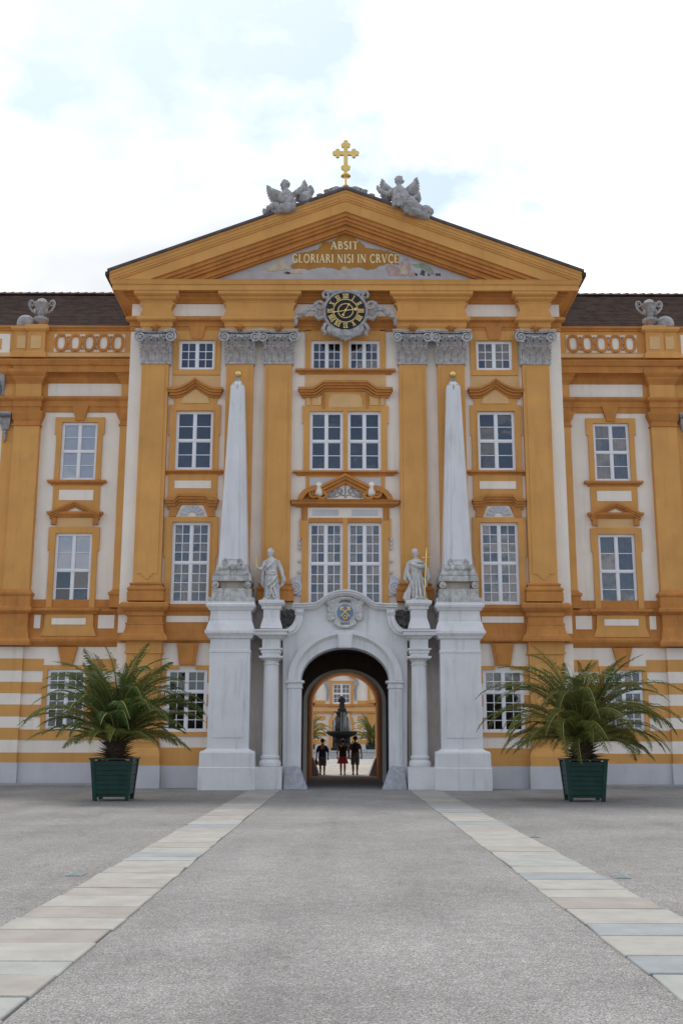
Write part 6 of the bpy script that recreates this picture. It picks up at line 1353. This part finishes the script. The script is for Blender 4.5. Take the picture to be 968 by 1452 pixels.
def backpack(label, x, k, sc=1.0):
    T = thing('backpack', label, 'backpack', (x, YP, .008), 'backpacks'); bp2 = bp if bp.parent is None else link('bag_body', bp.data); bp2.parent = T; bp2.scale = (k*sc, k, k*(1 if sc == 1 else 1.02))
    q = M()
    for s in (-1, 1): q.tube([(s*.10, -.13, 1.36), (s*.115, -.02, 1.475), (s*.115, .10, 1.40), (s*.12, .13, 1.2)], .018, 6)
    o = q.build('strap', PACK, T, smooth=True); o.scale = (k, k, k)
    q = M(); q.loft([[(.09*f, -.245+dy, z), (-.09*f, -.245+dy, z), (-.09*f, -.20, z), (.09*f, -.20, z)] for z, f, dy in ((1.04, .9, 0), (1.05, 1, -.02), (1.15, 1, -.02), (1.17, .9, 0))]); o = q.build('pocket', PACK, T); o.scale = (k, k, k)
backpack('dark backpack worn by the woman in the red skirt', xw(487), 1.70/1.75)
T, w2, k = person('tall man in brown shirt and shorts walking away next to the woman', xw(504.5), YP, 1.86, [(.02, -.10), (.12, .08)], [((-.09, -.02, -.28), (-.03, .06, -.25)), ((.09, -.02, -.28), (.02, .07, -.25))], .7, BROWNC, .46, GREYC)
backpack('dark backpack worn by the tall man in shorts', xw(504.5), 1.86/1.75, 1.1)

# ------------------------------------------------------------------ fountain in the courtyard
YF = 62.0; FD = lambda px: (px-486)/F*((YF-CY)*cos(PITCH))+CX
fz = lambda r: hz(r, YF); fx = FD(485.5)
T = thing('fountain', 'dark tiered stone fountain with a figure on top, in the courtyard beyond the passage', 'fountain', (fx, YF, 0))
q = M(); n = 8; ro, ri = 5.6, 5.15
def octp(r): return [(r*cos(2*pi*k/16+pi/16), r*sin(2*pi*k/16+pi/16)) for k in range(16)]
q.loft([[(x, y, z) for x, y in octp(r)] for r, z in ((5.9, 0), (5.9, .12), (5.65, .14), (5.6, .22), (5.55, .55), (5.7, .60), (5.7, .70), (5.15, .70), (5.1, .3), (.01, .3))]); q.build('basin', GUARD, T)
WATER = mat('dark_water', (.03, .04, .045), .08, .1, 2, spec=.5)
q = M(); q.loft([[(x, y, z) for x, y in octp(5.1)] for z in (.50, .56)]); q.build('water', WATER, T)
bowlr = 43/2/F*100; ub = 21/2/F*100
q = M(); q.lathe([(1.0, .3), (1.0, .9), (.75, 1.0), (.6, 1.3), (.75, 1.6), (.5, 1.9), (.6, fz(1046)), (.75, fz(1045)), (bowlr*.7, fz(1044)), (bowlr*.95, fz(1041.5)), (bowlr, fz(1040)), (bowlr*1.02, fz(1037)), (bowlr*.95, fz(1036.8)), (.6, fz(1038))], (0, 0, 0), 24); q.build('lower_bowl', IRON, T, smooth=True)
q = M(); q.lathe([(.55, fz(1038)), (.55, fz(1035)), (.5, fz(1031)), (.36, fz(1027)), (.28, fz(1022)), (.25, fz(1017)), (.4, fz(1015)), (ub*.7, fz(1013.5)), (ub, fz(1010.5)), (ub*1.02, fz(1009)), (ub*.8, fz(1008.7)), (.4, fz(1010))], (0, 0, 0), 20)
for k_ in range(6):
    a = 2*pi*k_/6; q.ball((.62*cos(a), .62*sin(a), fz(1034)), (.2, .2, .3), 10); q.ball((.62*cos(a), .62*sin(a), fz(1030)), .12, 8)
q.build('upper_bowl', IRON, T, smooth=True)
q = M(); z0 = fz(1009); q.lathe([(.4, z0), (.42, z0+.25), (.3, z0+.3)], (0, 0, 0), 12); robe(q, [(z0+.3, 0, 0, .28, .24), (z0+.6, 0, 0, .25, .22), (z0+.9, 0, 0, .19, .17), (z0+1.15, 0, 0, .22, .17), (z0+1.3, 0, 0, .14, .12)], 7, .12)
head(q, (0, 0, fz(990.5)), .16, .3); q.tube([(.2, 0, z0+1.2), (.30, -.1, z0+.9), (.15, -.25, z0+.85)], [.1, .09, .07], 8); q.tube([(-.2, 0, z0+1.2), (-.28, -.1, z0+.95), (-.15, -.25, z0+1.1)], [.1, .09, .07], 8); carve('fountain_figure', q, .05, IRON, T, 1, .03, 6)
# falling water sprays
q = M(); random.seed(4)
SPRAY = mat('water_spray', (.75, .78, .8), .3, .05, 5)
for k_ in range(26):
    a = random.uniform(0, 2*pi); r1 = ub*.98; r2 = r1+random.uniform(.05, .25); z1 = fz(1009.5); z2 = fz(1037); q.tube([(r1*cos(a), r1*sin(a), z1), ((r1*.4+r2*.6)*cos(a), (r1*.4+r2*.6)*sin(a), z1-.35*(z1-z2)), (r2*cos(a), r2*sin(a), z2)], [.008, .010, .014], 4)
q.build('water_spray', SPRAY, T)

# ------------------------------------------------------------------ far courtyard range
YB = 95.0; BD = (YB-CY); bz = lambda r: hz(r, YB); bxx = lambda px: (px-486)/F*(BD*cos(PITCH)+(hz(1020, YB)-CZ)*sin(PITCH))+CX
T = thing('courtyard_building', 'ochre and cream palace range closing the courtyard beyond the passage', 'building', (0, 0, 0))
PO2 = PALE
wl = M(); wx0, wx1 = bxx(471.5), bxx(498.5); axis = (wx0+wx1)/2; ww = 2.2
wins = [(axis-ww/2+o, axis+ww/2+o, bz(997.7), bz(969.5)) for o in (-16, -8, 0, 8, 16)]; low = [(axis-.8+o, axis+.8+o, bz(1046), bz(1024)) for o in (-16, -8, 8, 16)]
dz = (axis-1.12, axis+1.12, 0.0, bz(1026))
wall_front(wl, -34, 34, -.05, 17.5, YB, wins+low+[dz], .3); wl.build('wall', CREAM, T)
def bb(name, x0, x1, z0, z1, p, m): q = M(); q.box(x0, x1, YB-p, YB+.01, z0, z1); return q.build(name, m, T)
for i, h in enumerate(wins):
    window(T, *h, YB, 2, (2, 2), .5, fr=.12, bar=.05, mull=.16, drape=('net', 0, 1))
    c = (h[0]+h[1])/2; bb('window_surround', h[0]-.35, h[0], h[2]-.2, h[3]+.35, .12, OCHRE); bb('window_surround', h[1], h[1]+.35, h[2]-.2, h[3]+.35, .12, OCHRE); bb('window_surround', h[0], h[1], h[3], h[3]+.35, .12, OCHRE); bb('window_sill', h[0]-.5, h[1]+.5, h[2]-.45, h[2]-.202, .3, OCHRE2)
    q = M(); ribbon(q, [(c-1.9, h[3]+.9), (c-1.2, h[3]+1.1), (c, h[3]+2.0), (c+1.2, h[3]+1.1), (c+1.9, h[3]+.9)], .4, YB-.4, YB+.01); q.build('window_hood', OCHRE2, T)
    for s in (-1, 1): q = M(); q.tube([(c+s*1.75, YB-.25, h[3]+.7), (c+s*1.9, YB-.3, h[3]), (c+s*1.7, YB-.25, h[3]-.8), (c+s*1.75, YB-.2, h[2]+.3)], [.2, .22, .16, .1], 8); q.build('scroll_bracket', STONE, T, smooth=True)
for h in low: window(T, *h, YB, 2, (3, 1), .7, fr=.1, bar=.05, mull=.14)
for o in (-12, -4, 4, 12, -20, 20): 
    bb('pilaster', axis+o-.75, axis+o+.75, bz(1000)+.3, 17, .3, OCHRE); bb('pilaster', axis+o-.5, axis+o+.5, bz(1000)+.6, 17, .36, PALE); bb('ground_pier', axis+o-.8, axis+o+.8, .9, bz(1012), .28, OCHRE)
bb('floor_band', -34, 34, bz(1001.5), bz(998.5), .36, OCHRE2); bb('floor_band', -34, 34, bz(1011.5), bz(1008.8), .42, OCHRE2); bb('floor_band', -34, 34, bz(1008.7), bz(1001.6), .15, PALE); bb('wall_plinth', -34, axis-1.9, 0, .9, .35, PLINTH); bb('wall_plinth', axis+1.9, 34, 0, .9, .35, PLINTH)
for k_ in range(6):
    z0 = 1.1+k_*.95
    for a, c in ((-34, axis-17), (axis-15.05+.1, axis-9.05), (axis-6.9, axis-2.0), (axis+2.0, axis+6.9), (axis+9.05, axis+14.9), (axis+17, 34)): bb('stripe_band', a, c, z0, z0+.48, .12, OCHRE)
q = M(); n = 16; z1 = bz(1026); q.strip([(axis+1.55*cos(pi*k/n), z1+1.5*sin(pi*k/n)) for k in range(n+1)], [(axis+1.12*cos(pi*k/n), z1+1.1*sin(pi*k/n)) for k in range(n+1)], YB-.42, YB+.01)
q.box(axis-1.55, axis-1.12, YB-.4, YB+.01, 0, z1); q.box(axis+1.12, axis+1.55, YB-.4, YB+.01, 0, z1); q.build('door_surround', OCHRE, T)
q = M(); q.prism([(axis+1.1*cos(pi*k/n), z1+1.08*sin(pi*k/n)) for k in range(n+1)], YB-.05, YB+.0); q.box(axis-1.11, axis+1.11, YB+.1, YB+.2, 0, z1); q.build('door', DARKST, T)
q = M(); 
for k_ in range(5): q.box(axis-1.0+.46*k_, axis-.9+.46*k_, YB+.04, YB+.1, 0, z1)
for k_ in range(3): q.box(axis-1.1, axis+1.1, YB+.03, YB+.1, .8+1.1*k_, .9+1.1*k_)
q.build('door_grille', IRON, T)
q = M(); q.band(-34, 34, YB, YB+8, [(.2, 17), (.5, 17.2), (.9, 17.4), (.9, 17.9)]); q.build('wing_cornice', OCHRE2, T)
q = M(); q.prism([(-35, 17.91), (35, 17.91), (34, 22), (-34, 22)], YB+1, YB+9); q.build('roof', TILE, T)
# courtyard palms in planters
for px_, seed, lab in ((438, 15, 'small courtyard palm half hidden by the passage, behind the man with the red bag'), (528, 16, 'small courtyard palm at the passage edge, on the side of the tall man')):
    x = bxx(px_)*.80; y = 70
    make_planter((x, y, .01), 0, ('planter of the courtyard palm behind the man with the red bag' if seed == 15 else 'planter of the courtyard palm beside the tall man'), 'courtyard planters')
    make_palm((x, y, 1.09), lab, seed, 0, [LEAFA, LEAFA, LEAFB], .92, 40, 'courtyard palms')
bpy.data.scenes.remove(SCRATCH)
